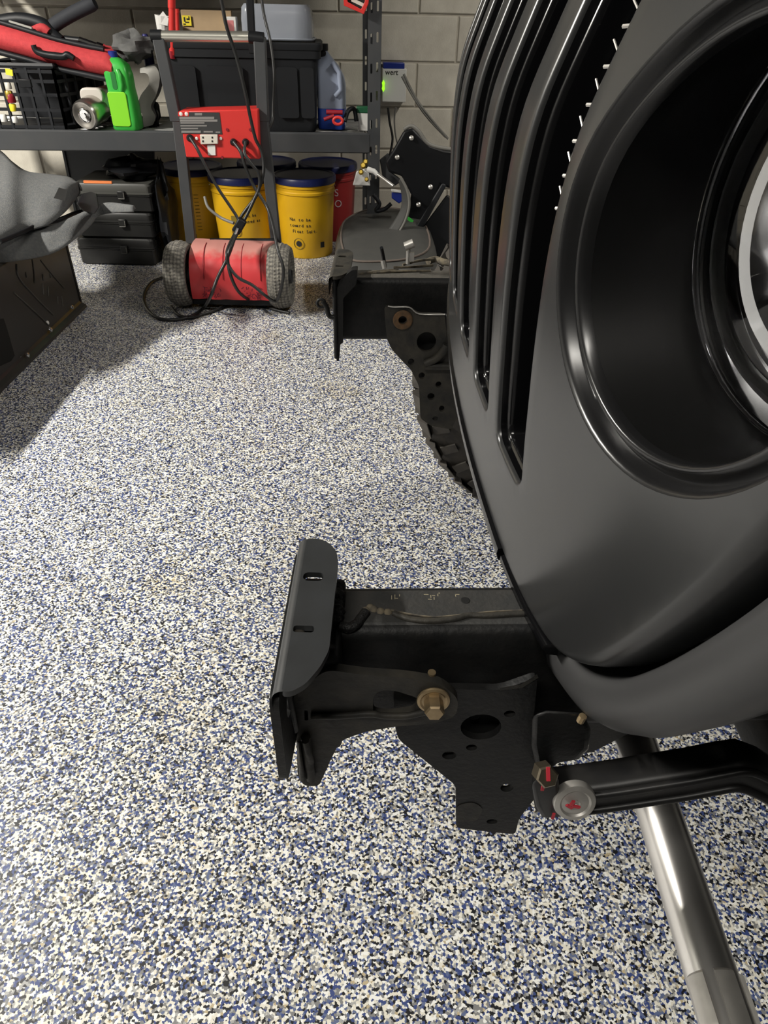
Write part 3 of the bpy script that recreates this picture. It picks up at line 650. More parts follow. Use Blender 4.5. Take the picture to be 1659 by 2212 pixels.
for z in (ZS, 1.30):
    for y in (-.004, .464):
        mb = MB(); mb.rings([[sl(x, y + (a if y < .2 else -a), z+b) for a, b in ((0, -.005), (0, -.076), (.004, -.080), (.008, -.076), (.008, -.010), (.03, -.010), (.03, 0), (.006, 0))] for x in (-1.90, -.020)]); obj('beam', mb, m_shelf, shelf, smooth=0)
    for x in (-1.92, 0): obj('side_beam', sbox((x, .23, z-.045), (.012, .42, .06)), m_shelf, shelf, bevel=.002)
    obj('deck', sbox((-.96, .23, z-.013), (1.86, .40, .006)), m_black, shelf)
    for k in range(11): obj('deck_wire', MB().cyl(sl(-1.88, .035+k*.039, z-.006), sl(-.04, .035+k*.039, z-.006), .0035, n=6), m_wire, shelf)
T = ZS - .002                                  # top of the wire deck
# ---- items on the upper deck out of frame (they shade the wall)
for k, (x, w, h, lab) in enumerate(((-1.5, .5, .3, 'black lidded bin on the top deck, farthest left'), (-.85, .46, .26, 'black lidded bin on the top deck, middle of the three'), (-.35, .36, .34, 'black lidded bin on the top deck, nearest the right post'))):
    b = thing('storage_bin', lab, 'bin', sl(x, .23, 1.30), YW)
    obj('body', MB().rings([[sl(x+a*w/2*s, .23+c*.19*s, z) for a, c in ((-1, -1), (1, -1), (1, 1), (-1, 1))] for s, z in ((.9, 1.301), (1., 1.30+h))]), m_tote, b, bevel=.01)
    obj('lid', sbox((x, .23, 1.30+h+.014), (w+.03, .41, .026)), m_tote, b, bevel=.006)

# ---- black tote
tl = -.915; tr_ = -.225                       # shelf coordinates of its rim
tote = thing('storage_tote', 'large black plastic tote with lid standing on the wire shelf', 'tote', sl((tl+tr_)/2, .22, T), YW)
cxt, wt, dt = (tl+tr_)/2, (tr_-tl), .36
def tr_ring(s, z, r=.03): return [sl(cxt+a, .21+b, z) for a, b in rrect(0, 0, wt*s, dt*s, r, 4)]
obj('body', MB().rings([tr_ring(.90, T+.001), tr_ring(.91, T+.02), tr_ring(.955, T+.27), tr_ring(.96, T+.30)]), m_tote, tote, smooth=40)
obj('rim', MB().rings([tr_ring(.97, T+.272), tr_ring(.995, T+.276), tr_ring(1., T+.312), tr_ring(.96, T+.316)], cap0=False), m_tote, tote, smooth=30)
obj('lid', MB().rings([tr_ring(1.015, T+.306), tr_ring(1.02, T+.310), tr_ring(1.02, T+.326), tr_ring(1., T+.332), tr_ring(.93, T+.332), tr_ring(.91, T+.322)]), m_tote, tote, smooth=30)
for (x0, x1) in ((-.88, -.76), (-.72, -.56), (-.42, -.33), (-.32, -.26)):
    obj('rib_panel', MB().rings([[sl(x, .0275-(z-T)*.03+d, z) for x, z in rrect((x0+x1)/2, T+.15, x1-x0, .19, .012, 3)] for d in (.012, .003)]), m_tote, tote, smooth=30)
for x in (tl-.006, tr_+.006): obj('handle', sbox((x, .21, T+.285), (.03, .16, .03)), m_tote, tote, bevel=.006)
TL = T + .332
# ---- things on the tote lid
def pxy(x, y, Y): return atY(x, y, Y)
cb = thing('cardboard_box', 'small open cardboard box with a yellow label on the black tote', 'box', pxy(450, 78, 3.66))
p = pxy(392, 40, 3.66); q = pxy(498, 34, 3.66); bx0, bx1 = p.x, q.x
obj('carton', MB().rings([[Vector((x, 3.66+x*0+dy, z)) for x, dy in ((bx0, 0), (bx1, .02), (bx1-.02, .14), (bx0-.02, .12))] for z in (TL, TL+.100)]), m_card, cb, bevel=.002)
a, b = pxy(392, 33, 3.655), pxy(414, 56, 3.655); obj('yellow_label', MB().box(((a.x+b.x)/2, 3.657, (a.z+b.z)/2), (b.x-a.x, .002, a.z-b.z)), m_ylab, cb)
mbk = MB()
for (x, y, w, h) in ((397, 38, 3, 8), (403, 40, 6, 3), (400, 47, 8, 2), (407, 36, 2, 6), (396, 51, 5, 2)):
    c_ = pxy(x+w/2, y+h/2, 3.655); mbk.box((c_.x, 3.6555, c_.z), (w*.0022, .001, h*.002))
obj('label_print', mbk, m_ink, cb, kind='stuff')
a = pxy(485, 48, 3.655); obj('yellow_label', MB().box((a.x, 3.664, a.z), (.008, .002, .03)), m_ylab, cb)
sb = thing('parts_box', 'small pale box with pink print beside the cardboard box', 'box', pxy(500, 70, 3.66))
a, b = pxy(489, 44, 3.63), pxy(512, 74, 3.63); obj('carton', MB().box(((a.x+b.x)/2, 3.65, TL+.040), (b.x-a.x, .04, .08)), m_white, sb, bevel=.002)
obj('pink_print', MB().box(((a.x+b.x)/2-.004, 3.6295, TL+.045), (.028, .001, .045)), mat('pink_print', (.6, .2, .2), .6), sb)
# clear bin lying on the lid
cbn = thing('clear_bin', 'clear plastic bin with small fittings inside on the black tote', 'bin', pxy(600, 85, 3.66))
a, b = pxy(522, 86, 3.60), pxy(672, 86, 3.60); xm, xw = (a.x+b.x)/2, (b.x-a.x)
obj('shell', MB().rings([[Vector((xm+u, 3.68+v, z)) for u, v in rrect(0, 0, xw*s, .16*s, .03, 4)] for s, z in ((1, TL+.002), (1, TL+.075), (.97, TL+.115), (.90, TL+.128))], cap0=True), m_clear, cbn, smooth=40)
obj('rim', MB().tube([Vector((xm+u, 3.68+v, TL+.006)) for u, v in rrect(0, 0, xw+.012, .172, .03, 4)], .005, 6, closed=True), m_clear, cbn)
for k, (x, y, r, m_) in enumerate(((608, 80, .020, m_cream), (622, 84, .015, m_white), (640, 82, .014, mat('violet_bit', (.2, .15, .35), .5)), (652, 80, .016, m_cream), (585, 86, .012, m_blue))):
    c_ = pxy(x, y, 3.66); lab = ['cream round fitting in the clear bin, largest of the bits', 'white round fitting in the clear bin beside the cream one', 'violet fitting in the clear bin right of the white one', 'cream fitting at the right end of the clear bin', 'blue cap at the left end of the clear bin'][k]
    tag(obj('fitting', MB().lathe([(r*.6, 0), (r, .004), (r, .018), (r*.7, .024), (r*.4, .024)], (c_.x, 3.66, TL+.0035), n=14), m_), lab, 'fitting')
# red torch and white paper left of the handle
rt = thing('red_torch', 'slim red torch standing against the tote front', 'torch', pxy(372, 128, 3.44))
mb = MB(); mb.cyl(pxy(372, 118, 3.44), pxy(371, -30, 3.44), .0135, n=16); obj('barrel', mb, m_red, rt)
obj('head', MB().cyl(pxy(371, -28, 3.44), pxy(371, 18, 3.44), .0155, n=16), m_red, rt)
obj('tail_cap', MB().cyl(pxy(371, 110, 3.44), pxy(371, 126, 3.44), .0145, n=16), mat('dark_red', (.25, .01, .02), .4), rt)
r2 = thing('red_marker', 'thin red marker just right of the red torch', 'marker', pxy(384, 70, 3.50)); obj('barrel', MB().cyl(pxy(384, 72, 3.50), pxy(382, 22, 3.50), .0085, n=12), m_red, r2); obj('cap', MB().cyl(pxy(383, 28, 3.50), pxy(382, 19, 3.50), .0095, n=12), m_red, r2)
wp_ = thing('paper_cup', 'crumpled white paper cup on the left end of the tote', 'cup', pxy(352, 70, 3.56))
obj('cup', MB().lathe([(.022, 0), (.034, .08), (.030, .08), (.02, .01)], (pxy(352, 70, 3.58).x, 3.58, TL), (.12, 0, 1), 14), m_white, wp_, smooth=20)
obj('fold', MB().rings([[pxy(x, y, 3.55) for x, y in ((341, 38), (352, 24), (364, 40), (362, 56), (344, 52))], [pxy(x, y, 3.57) for x, y in ((341, 38), (352, 24), (364, 40), (362, 56), (344, 52))]]), m_white, wp_)

# ---- frosted jug of blue fluid
bj = thing('washer_fluid_jug', 'frosted jug with blue fluid in the bottom right of the tote', 'jug', sl(-.185, .16, T))
jc = sl(-.183, .16, 0)
def jr(w, d, z, ox=0, r=.02): return [Vector((jc.x+ox+a, jc.y+b, T+z)) for a, b in rrect(0, 0, w, d, r, 4)]
obj('fluid', MB().rings([jr(.118, .118, .002), jr(.124, .124, .008), jr(.124, .124, .085)]), m_washblue, bj, smooth=40)
obj('bottle', MB().rings([jr(.124, .124, .0855), jr(.124, .124, .17), jr(.118, .118, .205, -.004), jr(.095, .10, .245, -.016), jr(.055, .06, .285, -.032, .018), jr(.040, .042, .300, -.036, .016)]), m_jugpl, bj, smooth=50)
obj('handle', MB().tube([Vector((jc.x+.010, jc.y-.063, T+.26)), Vector((jc.x+.040, jc.y-.066, T+.225)), Vector((jc.x+.046, jc.y-.066, T+.16)), Vector((jc.x+.02, jc.y-.066, T+.135))], .011, 10), m_jugpl, bj, smooth=60)
obj('cap', MB().cyl((jc.x-.036, jc.y, T+.300), (jc.x-.036, jc.y, T+.325), .025, n=18), m_black, bj)
# ---- clamps and small boxes right end
cl1 = thing('spring_clamp', 'red clamp with an open jaw on the shelf below the blue jug', 'clamp', pxy(728, 268, 3.47))
c_ = pxy(730, 261, 3.46); obj('jaw', MB().tube([c_ + Vector((.020*math.cos(a), 0, .014*math.sin(a))) for a in np.linspace(0, 2*PI, 17)[:-1]], .0065, 8, closed=True), m_red, cl1, smooth=60)
obj('handle', MB().cyl(pxy(700, 258, 3.48), pxy(722, 250, 3.48), .008, n=10), mat('dark_red', (.25, .01, .02), .4), cl1); obj('spring', MB().cyl(pxy(705, 242, 3.49), pxy(740, 243, 3.49), .010, n=10), mat('dark_red', (.25, .01, .02), .4), cl1)
gb = thing('green_white_box', 'little white box with a green top beside the right post', 'box', pxy(786, 262, 3.55))
a, b = pxy(772, 244, 3.55), pxy(802, 264, 3.55); obj('carton', MB().box(((a.x+b.x)/2, 3.57, (T+a.z)/2), (.055, .04, a.z-T)), m_white, gb, bevel=.003); obj('top', MB().box(((a.x+b.x)/2-.004, 3.57, a.z+.012), (.065, .045, .024)), mat('dark_green', (.01, .10, .04), .5), gb, bevel=.003)
bp_ = thing('black_grip', 'black plastic grip lying behind the red clamp', 'tool', pxy(755, 260, 3.5)); obj('body', MB().tube(smooth_path([pxy(745, 262, 3.50), pxy(752, 240, 3.52), pxy(765, 236, 3.54), pxy(770, 262, 3.54)], 5), .010, 8), m_black, bp_, smooth=60)
# ---- red framed sign hanging on the post
rs = thing('red_level', 'red framed gauge hanging from the right post at the top', 'gauge', pxy(770, 20, 3.44))
o = [(742, -14), (798, -14), (796, 8), (786, 31), (743, 12)]; h = [(750, -8), (789, -8), (788, 4), (780, 20), (751, 4)]
obj('frame', MB().plate([(p.x, p.z) for p in (pxy(x, y, 3.44) for x, y in o)], [[(p.x, p.z) for p in (pxy(x, y, 3.44) for x, y in h)]], (0, 3.44, 0), (1, 0, 0), (0, 0, 1), .02), m_red, rs, bevel=.002)
obj('face', MB().plate([(p.x, p.z) for p in (pxy(x, y, 3.445) for x, y in h)], [], (0, 3.446, 0), (1, 0, 0), (0, 0, 1), .004), m_ink, rs)
obj('print', MB().box(pxy(772, 5, 3.436) + Vector((0, .004, 0)), (.05, .001, .012), Matrix.Rotation(R(20), 3, 'Y')), m_cream, rs)
# ---- charger box on the wall, clip, wires
cbx = thing('wall_charger', 'white and blue box fixed on the block wall beside the post', 'box', wl(0, -.05, .72), YW)
a, b = wl(-.062, -.05, .815), wl(.047, -.05, .645)
obj('case', MB().box(wl(-.008, -.045, .715), (.125, .07, .150), SR), m_white, cbx, bevel=.004); obj('top_band', MB().box(wl(-.012, -.0455, .800), (.110, .069, .026), SR), m_blue, cbx, bevel=.003)
text('lettering', 'wert', m_ink, cbx, wl(-.055, -.0812, .762), SR @ Vector((1, 0, 0)), (0, 0, 1), .034)
tag(obj('neon_clip', MB().rings([[wl(-.066+a*k, -.095-d, .715+b*k) for a, b in ((0, .026), (.008, .012), (.005, 0), (.008, -.014), (0, -.028), (-.008, -.014), (-.005, 0), (-.008, .012))] for k, d in ((1, 0), (1, .008), (.5, .012))]), m_neon), 'neon green clip on the edge of the right post', 'clip')
for k, (pts_, r, lab) in enumerate((([(872, 160), (900, 215), (935, 262), (968, 300)], .006, 'dark cable running down the wall from the white box, upper one'), ([(868, 165), (890, 205), (920, 250), (962, 296)], .005, 'dark cable running down the wall from the white box, lower one'), ([(838, 232), (842, 265), (848, 300), (842, 335)], .006, 'black cable hanging below the white wall box'), ([(855, 232), (852, 262), (856, 300), (866, 330)], .004, 'thin grey cable hanging below the white wall box'))):
    tag(obj('wall_cable', MB().tube(smooth_path([pxy(x, y, 4.0) for x, y in pts_], 6), r, 8), m_hose if k != 2 else m_cord, smooth=60), lab, 'cable')

# ---- green jug
gj = thing('coolant_jug', 'bright green jug with a blue cap on the shelf left of the tote', 'jug', pxy(280, 284, 3.50))
gx = pxy(279, 284, 3.43).x; GY = 3.435
def gr(w, d, z, ox=0, r=.02): return [Vector((gx+ox+a, GY+b, T+z*.92)) for a, b in rrect(0, 0, w*.84, d*.9, min(r, w*.4), 4)]
obj('bottle', MB().rings([gr(.126, .10, .002), gr(.134, .11, .010), gr(.134, .11, .05), gr(.128, .105, .14), gr(.122, .10, .17), gr(.126, .10, .225, -.002), gr(.118, .09, .262, -.006), gr(.075, .07, .285, -.010), gr(.045, .045, .292, -.012, .02)]), m_greenj, gj, smooth=50)
obj('label_panel', MB().rings([[Vector((gx-.010+a, GY-.047-d, T+z)) for a, z in rrect(0, .083, .080, .130, .012, 4)] for d in (0, .006)]), m_greenl, gj, bevel=.002)
obj('handle', MB().tube([Vector((gx+.010, GY-.042, T+.225)), Vector((gx+.018, GY-.050, T+.208)), Vector((gx+.020, GY-.050, T+.175)), Vector((gx+.012, GY-.044, T+.152))], .010, 10), m_greenj, gj, smooth=60)
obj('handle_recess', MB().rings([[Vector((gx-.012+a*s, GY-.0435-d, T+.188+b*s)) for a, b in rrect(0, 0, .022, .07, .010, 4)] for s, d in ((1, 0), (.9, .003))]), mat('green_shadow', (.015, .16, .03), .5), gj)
obj('cap', MB().cyl((gx-.012, GY, T+.267), (gx-.012, GY, T+.290), .018, n=18), m_blue, gj)
# ---- metal canister tool and white tool body
ct = thing('grinder', 'polished metal motor with a white grip lying left of the green jug', 'power tool', pxy(205, 285, 3.42))
e0, e1 = pxy(185, 262, 3.36), pxy(222, 240, 3.50); ax = (e1-e0).normalized(); e0.z = T+.060
obj('motor', MB().lathe([(.012, .004), (.036, .002), (.042, -.002), (.052, -.004), (.058, .006), (.058, .11), (.048, .125)], e0, ax, 28), mat('brushed_metal', (.50, .47, .43), .28, .95), ct, smooth=35)
obj('motor_face', MB().lathe([(.009, -.006), (.010, 0), (.022, .0005), (.024, -.002), (.028, 0.)], e0, ax, 24, cap1=False), m_chrome, ct, smooth=30)
obj('body', MB().tube(smooth_path([e0+ax*.09+Vector((0, 0, .005)), e0+ax*.15+Vector((.01, 0, .015)), e0+ax*.20+Vector((.04, 0, .03)), e0+ax*.24+Vector((.08, 0, .05))], 5), [.050+.008*math.sin(i*.4) for i in range(16)], 14), m_cream2, ct, smooth=60)
obj('guard', MB().rings([[e0+ax*.10+Vector((-.02+a, -.03+.02*d, .03+b)) for a, b in rrect(.02, .02, .10, .06, .025, 4)] for d in (0, 2)]), m_cream2, ct, bevel=.006)
# ---- grey webbing strap and cloth
_a = smooth_path([pxy(x, y, 3.50) for x, y in ((302, 148), (334, 143), (345, 168), (338, 204), (326, 230), (336, 252), (330, 270))], 5); _b = smooth_path([pxy(x, y, 3.48) for x, y in ((302, 158), (318, 160), (322, 180), (304, 206), (298, 230), (308, 250), (306, 276))], 5)
tag(obj('grey_cover', MB().rings([[p, q, q + Vector((.004, .05, -.004)), p + Vector((.004, .05, .004))] for p, q in zip(_a, _b)]), m_greysat, smooth=50), 'pale grey moulded cover standing behind the green jug', 'cover')
def crumple(name, cx, cy, Y, rx, ry, rz, m, label, cat, seed, z0=None):
    r_ = np.random.default_rng(seed); c = pxy(cx, cy, Y); ph = r_.uniform(0, 6, 12)
    def fn(u, v):
        a, b = u*2*PI, (v-.5)*PI; k = 1 + .16*math.sin(3*a+ph[0]+2*b) + .12*math.sin(5*a+ph[1]-3*b) + .10*math.sin(7*b+ph[2]+a)
        return c + Vector((rx*k*math.cos(a)*math.cos(b), ry*k*math.sin(a)*math.cos(b), rz*k*math.sin(b)))
    return tag(obj(name, MB().grid(fn, 29, 15), m, smooth=35), label, cat)
crumple('work_gloves', 285, 100, 3.52, .085, .07, .05, m_greycl, 'crumpled dark grey work gloves on top behind the green jug', 'gloves', 3)
crumple('rolled_cloth', 330, 245, 3.55, .030, .04, .055, m_black, 'black cloth bundle on the shelf right of the green jug', 'cloth', 5)
tag(obj('blue_spray_can', MB().lathe([(.020, 0), (.022, .004), (.022, .10), (.015, .12), (.010, .13)], pxy(325, 150, 3.60), n=16), mat('dark_blue_can', (.02, .02, .12), .4)), 'dark blue can showing between the strap and the cart', 'can')
# ---- crate
crx0, crx1 = pxy(-90, 200, 3.32).x, pxy(112, 200, 3.32).x
crate = thing('plastic_crate', 'black slatted plastic crate on the left end of the shelf', 'crate', ((crx0+crx1)/2, 3.50, T))
CH, CYF, CYB = .235, 3.385, 3.65
def crate_wall(p0, p1):
    u = (p1-p0).normalized(); n = Vector((u.y, -u.x, 0)); L_ = (p1-p0).length; t = .010
    mb = MB()
    for z in (.010, .075, .130, .180, .215): obj('rail', MB().rings([[p0 + n*s*t/2 + Vector((0, 0, z+h)) for s, h in ((-1, -.006), (1, -.006), (1, .006), (-1, .006))], [p1 + n*s*t/2 + Vector((0, 0, z+h)) for s, h in ((-1, -.006), (1, -.006), (1, .006), (-1, .006))]]), m_black2, crate)
    k = max(3, int(L_/.055))
    for i in range(k+1):
        c = p0 + u*L_*i/k; obj('upright', MB().box(c + Vector((0, 0, CH/2)), (.010, .012, CH)), m_black2, crate)
cs = [Vector((crx0, CYF-.02, T)), Vector((crx1, CYF, T)), Vector((crx1+.10, CYB, T)), Vector((crx0+.1, CYB, T))]
crate_wall(cs[0], cs[1]); crate_wall(cs[1], cs[2])
obj('rim', MB().tube([c + Vector((0, 0, CH)) for c in cs], .011, 6, closed=True), m_black2, crate)
obj('base', MB().rings([[c + Vector((0, 0, z)) for c in cs] for z in (.001, .008)]), m_black2, crate)
obj('back_panel', MB().rings([[cs[3]+Vector((0, 0, .01)), cs[2]+Vector((0, 0, .01)), cs[2]+Vector((0, .008, .01)), cs[3]+Vector((0, .008, .01))], [cs[3]+Vector((0, 0, CH-.01)), cs[2]+Vector((0, 0, CH-.01)), cs[2]+Vector((0, .008, CH-.01)), cs[3]+Vector((0, .008, CH-.01))]]), m_black2, crate)
obj('liner_panel', MB().rings([[cs[1]+Vector((-.012, .02, .02)), cs[2]+Vector((-.012, -.02, .02)), cs[2]+Vector((-.016, -.02, .02)), cs[1]+Vector((-.016, .02, .02))], [cs[1]+Vector((-.012, .02, .2)), cs[2]+Vector((-.012, -.02, .2)), cs[2]+Vector((-.016, -.02, .2)), cs[1]+Vector((-.016, .02, .2))]]), m_black, crate)
obj('latch', MB().box(pxy(55, 180, 3.30), (.05, .012, .03)), m_black, crate, bevel=.003)
for k, (x, y, r, m_, lab) in enumerate(((20, 205, .016, m_gold, 'small brass fitting inside the black crate, upper left'), (28, 232, .014, m_ylab, 'yellow cap inside the black crate, near its middle'), (8, 255, .014, m_white, 'white cap at the bottom of the black crate, leftmost'), (32, 258, .012, m_white, 'white cap at the bottom of the black crate, right of the other'), (18, 185, .012, m_cream, 'cream cap inside the black crate near its rim'), (24, 212, .017, mat('dark_red', (.25, .01, .02), .4), 'dark red cap inside the black crate behind the brass one'))):
    c = pxy(x, y, 3.375); tag(obj('bottle_cap', MB().lathe([(r*.9, -r), (r, -r*.8), (r, r*.7), (r*.8, r), (r*.3, r)], c, n=14), m_), lab, 'cap')
tag(obj('yellow_tag', MB().box(pxy(20, 156, 3.315), (.028, .004, .022), Matrix.Rotation(R(10), 3, 'Y')), m_ylab), 'bright yellow tag on the rim of the black crate', 'tag')
# ---- red tool bag lying over the crate
bag = thing('tool_bag', 'red canvas tool bag with black strap tilted over the crate', 'bag', pxy(120, 120, 3.525))
up = smooth_path([pxy(x, y, 3.415) for x, y in ((-60, 40), (0, 56), (60, 74), (120, 92), (180, 106), (228, 116), (245, 130))], 6); lo = smooth_path([pxy(x, y, 3.415) for x, y in ((-60, 92), (0, 108), (60, 124), (120, 142), (180, 155), (228, 165), (246, 166))], 6)
rr = []
for a, b in zip(up, lo):
    row = []
    for t in np.linspace(0, 1, 9): row.append(a*(1-t) + b*t + Vector((0, -.030*math.sin(PI*t), 0)))
    for t in np.linspace(1, 0, 9): row.append(a*(1-t) + b*t + Vector((0, .14 + .02*math.sin(PI*t), .015*(1-t))))
    rr.append(row)
obj('body', MB().rings(rr), m_redfab, bag, smooth=50)
obj('base_trim', MB().tube([p + Vector((0, -.006, -.008)) for p in lo], .011, 8), m_black2, bag, smooth=60)
obj('mouth_trim', MB().tube([p + Vector((0, .02, .010)) for p in up[:30]], .010, 8), m_black2, bag, smooth=60)
obj('zipper', MB().box(pxy(45, 55, 3.445), (.09, .012, .012), Matrix.Rotation(R(14), 3, 'Y')), m_greysat, bag)
obj('inner_flap', MB().tube(smooth_path([pxy(x, y, 3.495) for x, y in ((-20, 52), (40, 42), (90, 52), (110, 72), (130, 90))], 5), .026, 10), m_black2, bag, smooth=60)
obj('red_flap', MB().tube(smooth_path([pxy(x, y, 3.475) for x, y in ((68, 72), (90, 60), (105, 70))], 5), .018, 8), m_redfab, bag, smooth=60)
obj('carry_strap', MB().tube(smooth_path([pxy(x, y, 3.370) for x, y in ((72, 97), (78, 110), (95, 117), (120, 121), (138, 122), (146, 118), (160, 126))], 5), [.014-.006*abs(i/30-.5) for i in range(31)], 8), m_black, bag, smooth=60)
tag(obj('foam_grip', MB().tube(smooth_path([pxy(x, y, 3.515) for x, y in ((85, 82), (120, 52), (160, 28), (205, 6))], 5), [.026]*15+[.022], 16), mat('black_foam', (.020, .022, .028), .75), smooth=50), 'black foam grip tube sticking up out of the red tool bag', 'grip')
sk = thing('socket_wrench', 'chrome socket wrench lying on the red tool bag', 'wrench', pxy(195, 98, 3.495))
obj('barrel', MB().cyl(pxy(172, 88, 3.495), pxy(212, 102, 3.495), .016, n=16), m_chrome, sk); obj('drive', MB().cyl(pxy(210, 101, 3.495), pxy(224, 106, 3.495), .020, n=16), m_chrome, sk); obj('handle', MB().cyl(pxy(140, 84, 3.515), pxy(174, 88, 3.505), .013, n=12), m_black, sk)

# ---- black vertical tool and cords above
tl_ = thing('hanging_bar', 'black bar with a silver tip hanging in front of the clear bin', 'tool', pxy(540, 60, 3.42)); obj('bar', MB().box(pxy(541, 20, 3.42), (.030, .02, .30), Matrix.Rotation(R(2), 3, 'Y')), m_black, tl_, bevel=.004); obj('tip', MB().cyl(pxy(541, 88, 3.42), pxy(542, 112, 3.42), .007, n=10), m_chrome, tl_)

# ------------------------------------------------------------------ battery charger cart
CY_ = 2.95
cart = thing('charger_cart', 'red wheeled jump starter cart with black upright frame and silver handle', 'cart', (-.675, 2.93, 0))
FY = 3.02
def upr(px0, px1, w=.042, d=.03):
    a, b = pxy(*px0, FY), pxy(*px1, FY); return MB().rings([[p + Vector((s*w/2, t*d/2, 0)) for s, t in ((-1, -1), (1, -1), (1, 1), (-1, 1))] for p in (a, b)])
for (p0, p1) in (((414, 525), (384, 245)), ((597, 525), (566, 245))): obj('upright', upr(p0, p1), m_shelf, cart, bevel=.003)
for (p0, p1) in (((382, 262), (343, 80)), ((569, 262), (561, 80))): obj('handle_tube', upr(p0, p1, .044, .034), m_shelf, cart, bevel=.004)
for (p0, p1) in (((335, 78), (350, 78)), ((546, 80), (570, 84))): obj('handle_end', MB().cyl(pxy(p0[0]-8, p0[1], FY), pxy(p1[0], p1[1], FY), .020, n=20), m_black, cart)
obj('handle_bar', MB().cyl(pxy(347, 78, FY), pxy(546, 80, FY), .0175, n=24), mat('satin_aluminium', (.72, .70, .62), .3, .9), cart)
a, b = pxy(386, 238, 2.975), pxy(560, 344, 2.975)
top_l, top_r, bot_l, bot_r = pxy(386, 240, 2.97), pxy(557, 236, 2.97), pxy(402, 340, 2.97), pxy(561, 344, 2.97)
pan = obj('control_box', MB().rings([[p + Vector((0, d, 0)) for p in (top_l, top_r, bot_r, bot_l)] for d in (0, .12)]), m_red, cart, bevel=.004)
def onp(x, y, d=.0016): return pxy(x, y, 2.97) + Vector((0, -d, 0))
obj('dark_label', MB().rings([[onp(x, y, d) for x, y in ((386, 242), (474, 243), (480, 290), (390, 288))] for d in (-.001, .0016)]), m_label, pan)
for (x0, y0, x1, y1) in ((388, 252, 463, 257), (389, 258, 470, 263), (390, 264, 442, 267), (390, 270, 447, 273), (391, 276, 428, 279), (392, 282, 434, 287), (440, 283, 460, 286), (466, 284, 476, 287), (421, 244, 437, 249)):
    obj('label_print', MB().rings([[onp(x, y, d) for x, y in ((x0, y0), (x1, y0), (x1, y1), (x0, y1))] for d in (.0012, .0024)]), m_labelg, pan)
for x in (389, 401): obj('warning_badge', MB().rings([[onp(x_, y_, d) for x_, y_ in ((x-4, 241), (x+7, 241), (x+7, 251), (x-4, 251))] for d in (.0012, .0026)]), m_red, pan); obj('badge_symbol', MB().lathe([(.007, 0), (.005, .001)], onp(x+2, 246, .0026), (0, -1, 0), 8), m_white, pan)
obj('outlet', MB().rings([[onp(x, y, d) for x, y in ((433, 290), (471, 290), (472, 310), (435, 311))] for d in (0, .012)]), m_cream, pan, bevel=.002)
for x in (440, 460):
    for y in (296, 304): obj('outlet_slot', MB().box(onp(x, y, .0125), (.006, .001, .006)), m_ink, pan)
for x in (425, 477): obj('screw', MB().lathe([(.006, 0), (.005, .002), (.002, .003)], onp(x, 299), (0, -1, 0), 10), m_white, pan)
obj('white_tag', MB().rings([[onp(x, y, d) for x, y in ((448, 313), (465, 313), (466, 335), (450, 335))] for d in (0, .004)]), m_white, pan)
for (x, y) in ((491, 280), (541, 280), (480, 340)): obj('screw', MB().lathe([(.006, 0), (.005, .0015)], onp(x, y), (0, -1, 0), 8), mat('dark_red', (.25, .01, .02), .4), pan)
for (x, y) in ((505, 307), (531, 307), (411, 298)): obj('cable_gland', MB().lathe([(.013, 0), (.013, .008), (.008, .014)], onp(x, y), (0, -1, .1), 14), m_black, pan)
obj('cross_bar', MB().cyl(pxy(455, 521, 3.0), pxy(598, 521, 3.0), .012, n=12), m_black, cart)
obj('crossmember', MB().rings([[pxy(x, y, FY+d) for x, y in ((388, 243), (568, 240), (568, 250), (388, 252))] for d in (.03, .05)]), m_shelf, cart)
# body drum
dx0, dx1 = pxy(413, 590, 2.86).x, pxy(592, 590, 2.86).x; dc = Vector((0, 2.945, .150)); rr = []
prof = [(-.120, -.100), (-.124, -.050), (-.114, .005), (-.092, .050), (-.050, .085), (.0, .097), (.06, .097)]
ps = smooth_path([Vector((0, y, z)) for y, z in prof[:7]], 5)
for x in np.linspace(dx0, dx1, 13):
    t = (x-dx0)/(dx1-dx0); grv = .006*sum(math.exp(-((t-c0)/.02)**2) for c0 in (.17, .40, .62, .85))
    rr.append([Vector((x, dc.y+p.y*(1-grv*6)+grv*.3, dc.z+p.z*(1-grv*2))) for p in ps] + [Vector((x, dc.y+.11, dc.z+.08)), Vector((x, dc.y+.11, dc.z-.10))])
drum = obj('drum', MB().rings(rr), m_redcan, cart, smooth=50)
for k in (.17, .40, .62, .85):
    x = dx0 + (dx1-dx0)*k; obj('drum_groove', MB().tube([Vector((x, dc.y+p.y-.0005, dc.z+p.z)) for p in ps[8:26]], .0016, 6), mat('dark_red', (.25, .01, .02), .4), drum)
for (t0, t1) in ((.14, .36), (.60, .84)):
    mb = MB(); r_ = np.random.default_rng(int(t0*100))
    for _ in range(46):
        t = r_.uniform(t0, t1); x = dx0+(dx1-dx0)*t; z = r_.uniform(.056, .105); s = r_.uniform(.005, .013); yy = dc.y-.1232 + abs(z-.098)*.06
        mb.box((x, yy-.0008, z), (s, .0012, .0022), Matrix.Rotation(r_.uniform(0, PI), 3, 'Y'))
    obj('stencil_print', mb, mat('dark_maroon_print', (.16, .012, .03), .6), drum, kind='stuff')
obj('tray', MB().box(((dx0+dx1)/2, 2.96, .034), (dx1-dx0+.01, .24, .026)), m_black, cart, bevel=.003)
obj('axle', MB().cyl((pxy(385, 600, 2.9).x, 2.885, .1345), (pxy(605, 600, 2.9).x, 2.885, .1345), .012, n=14), m_washer, cart)
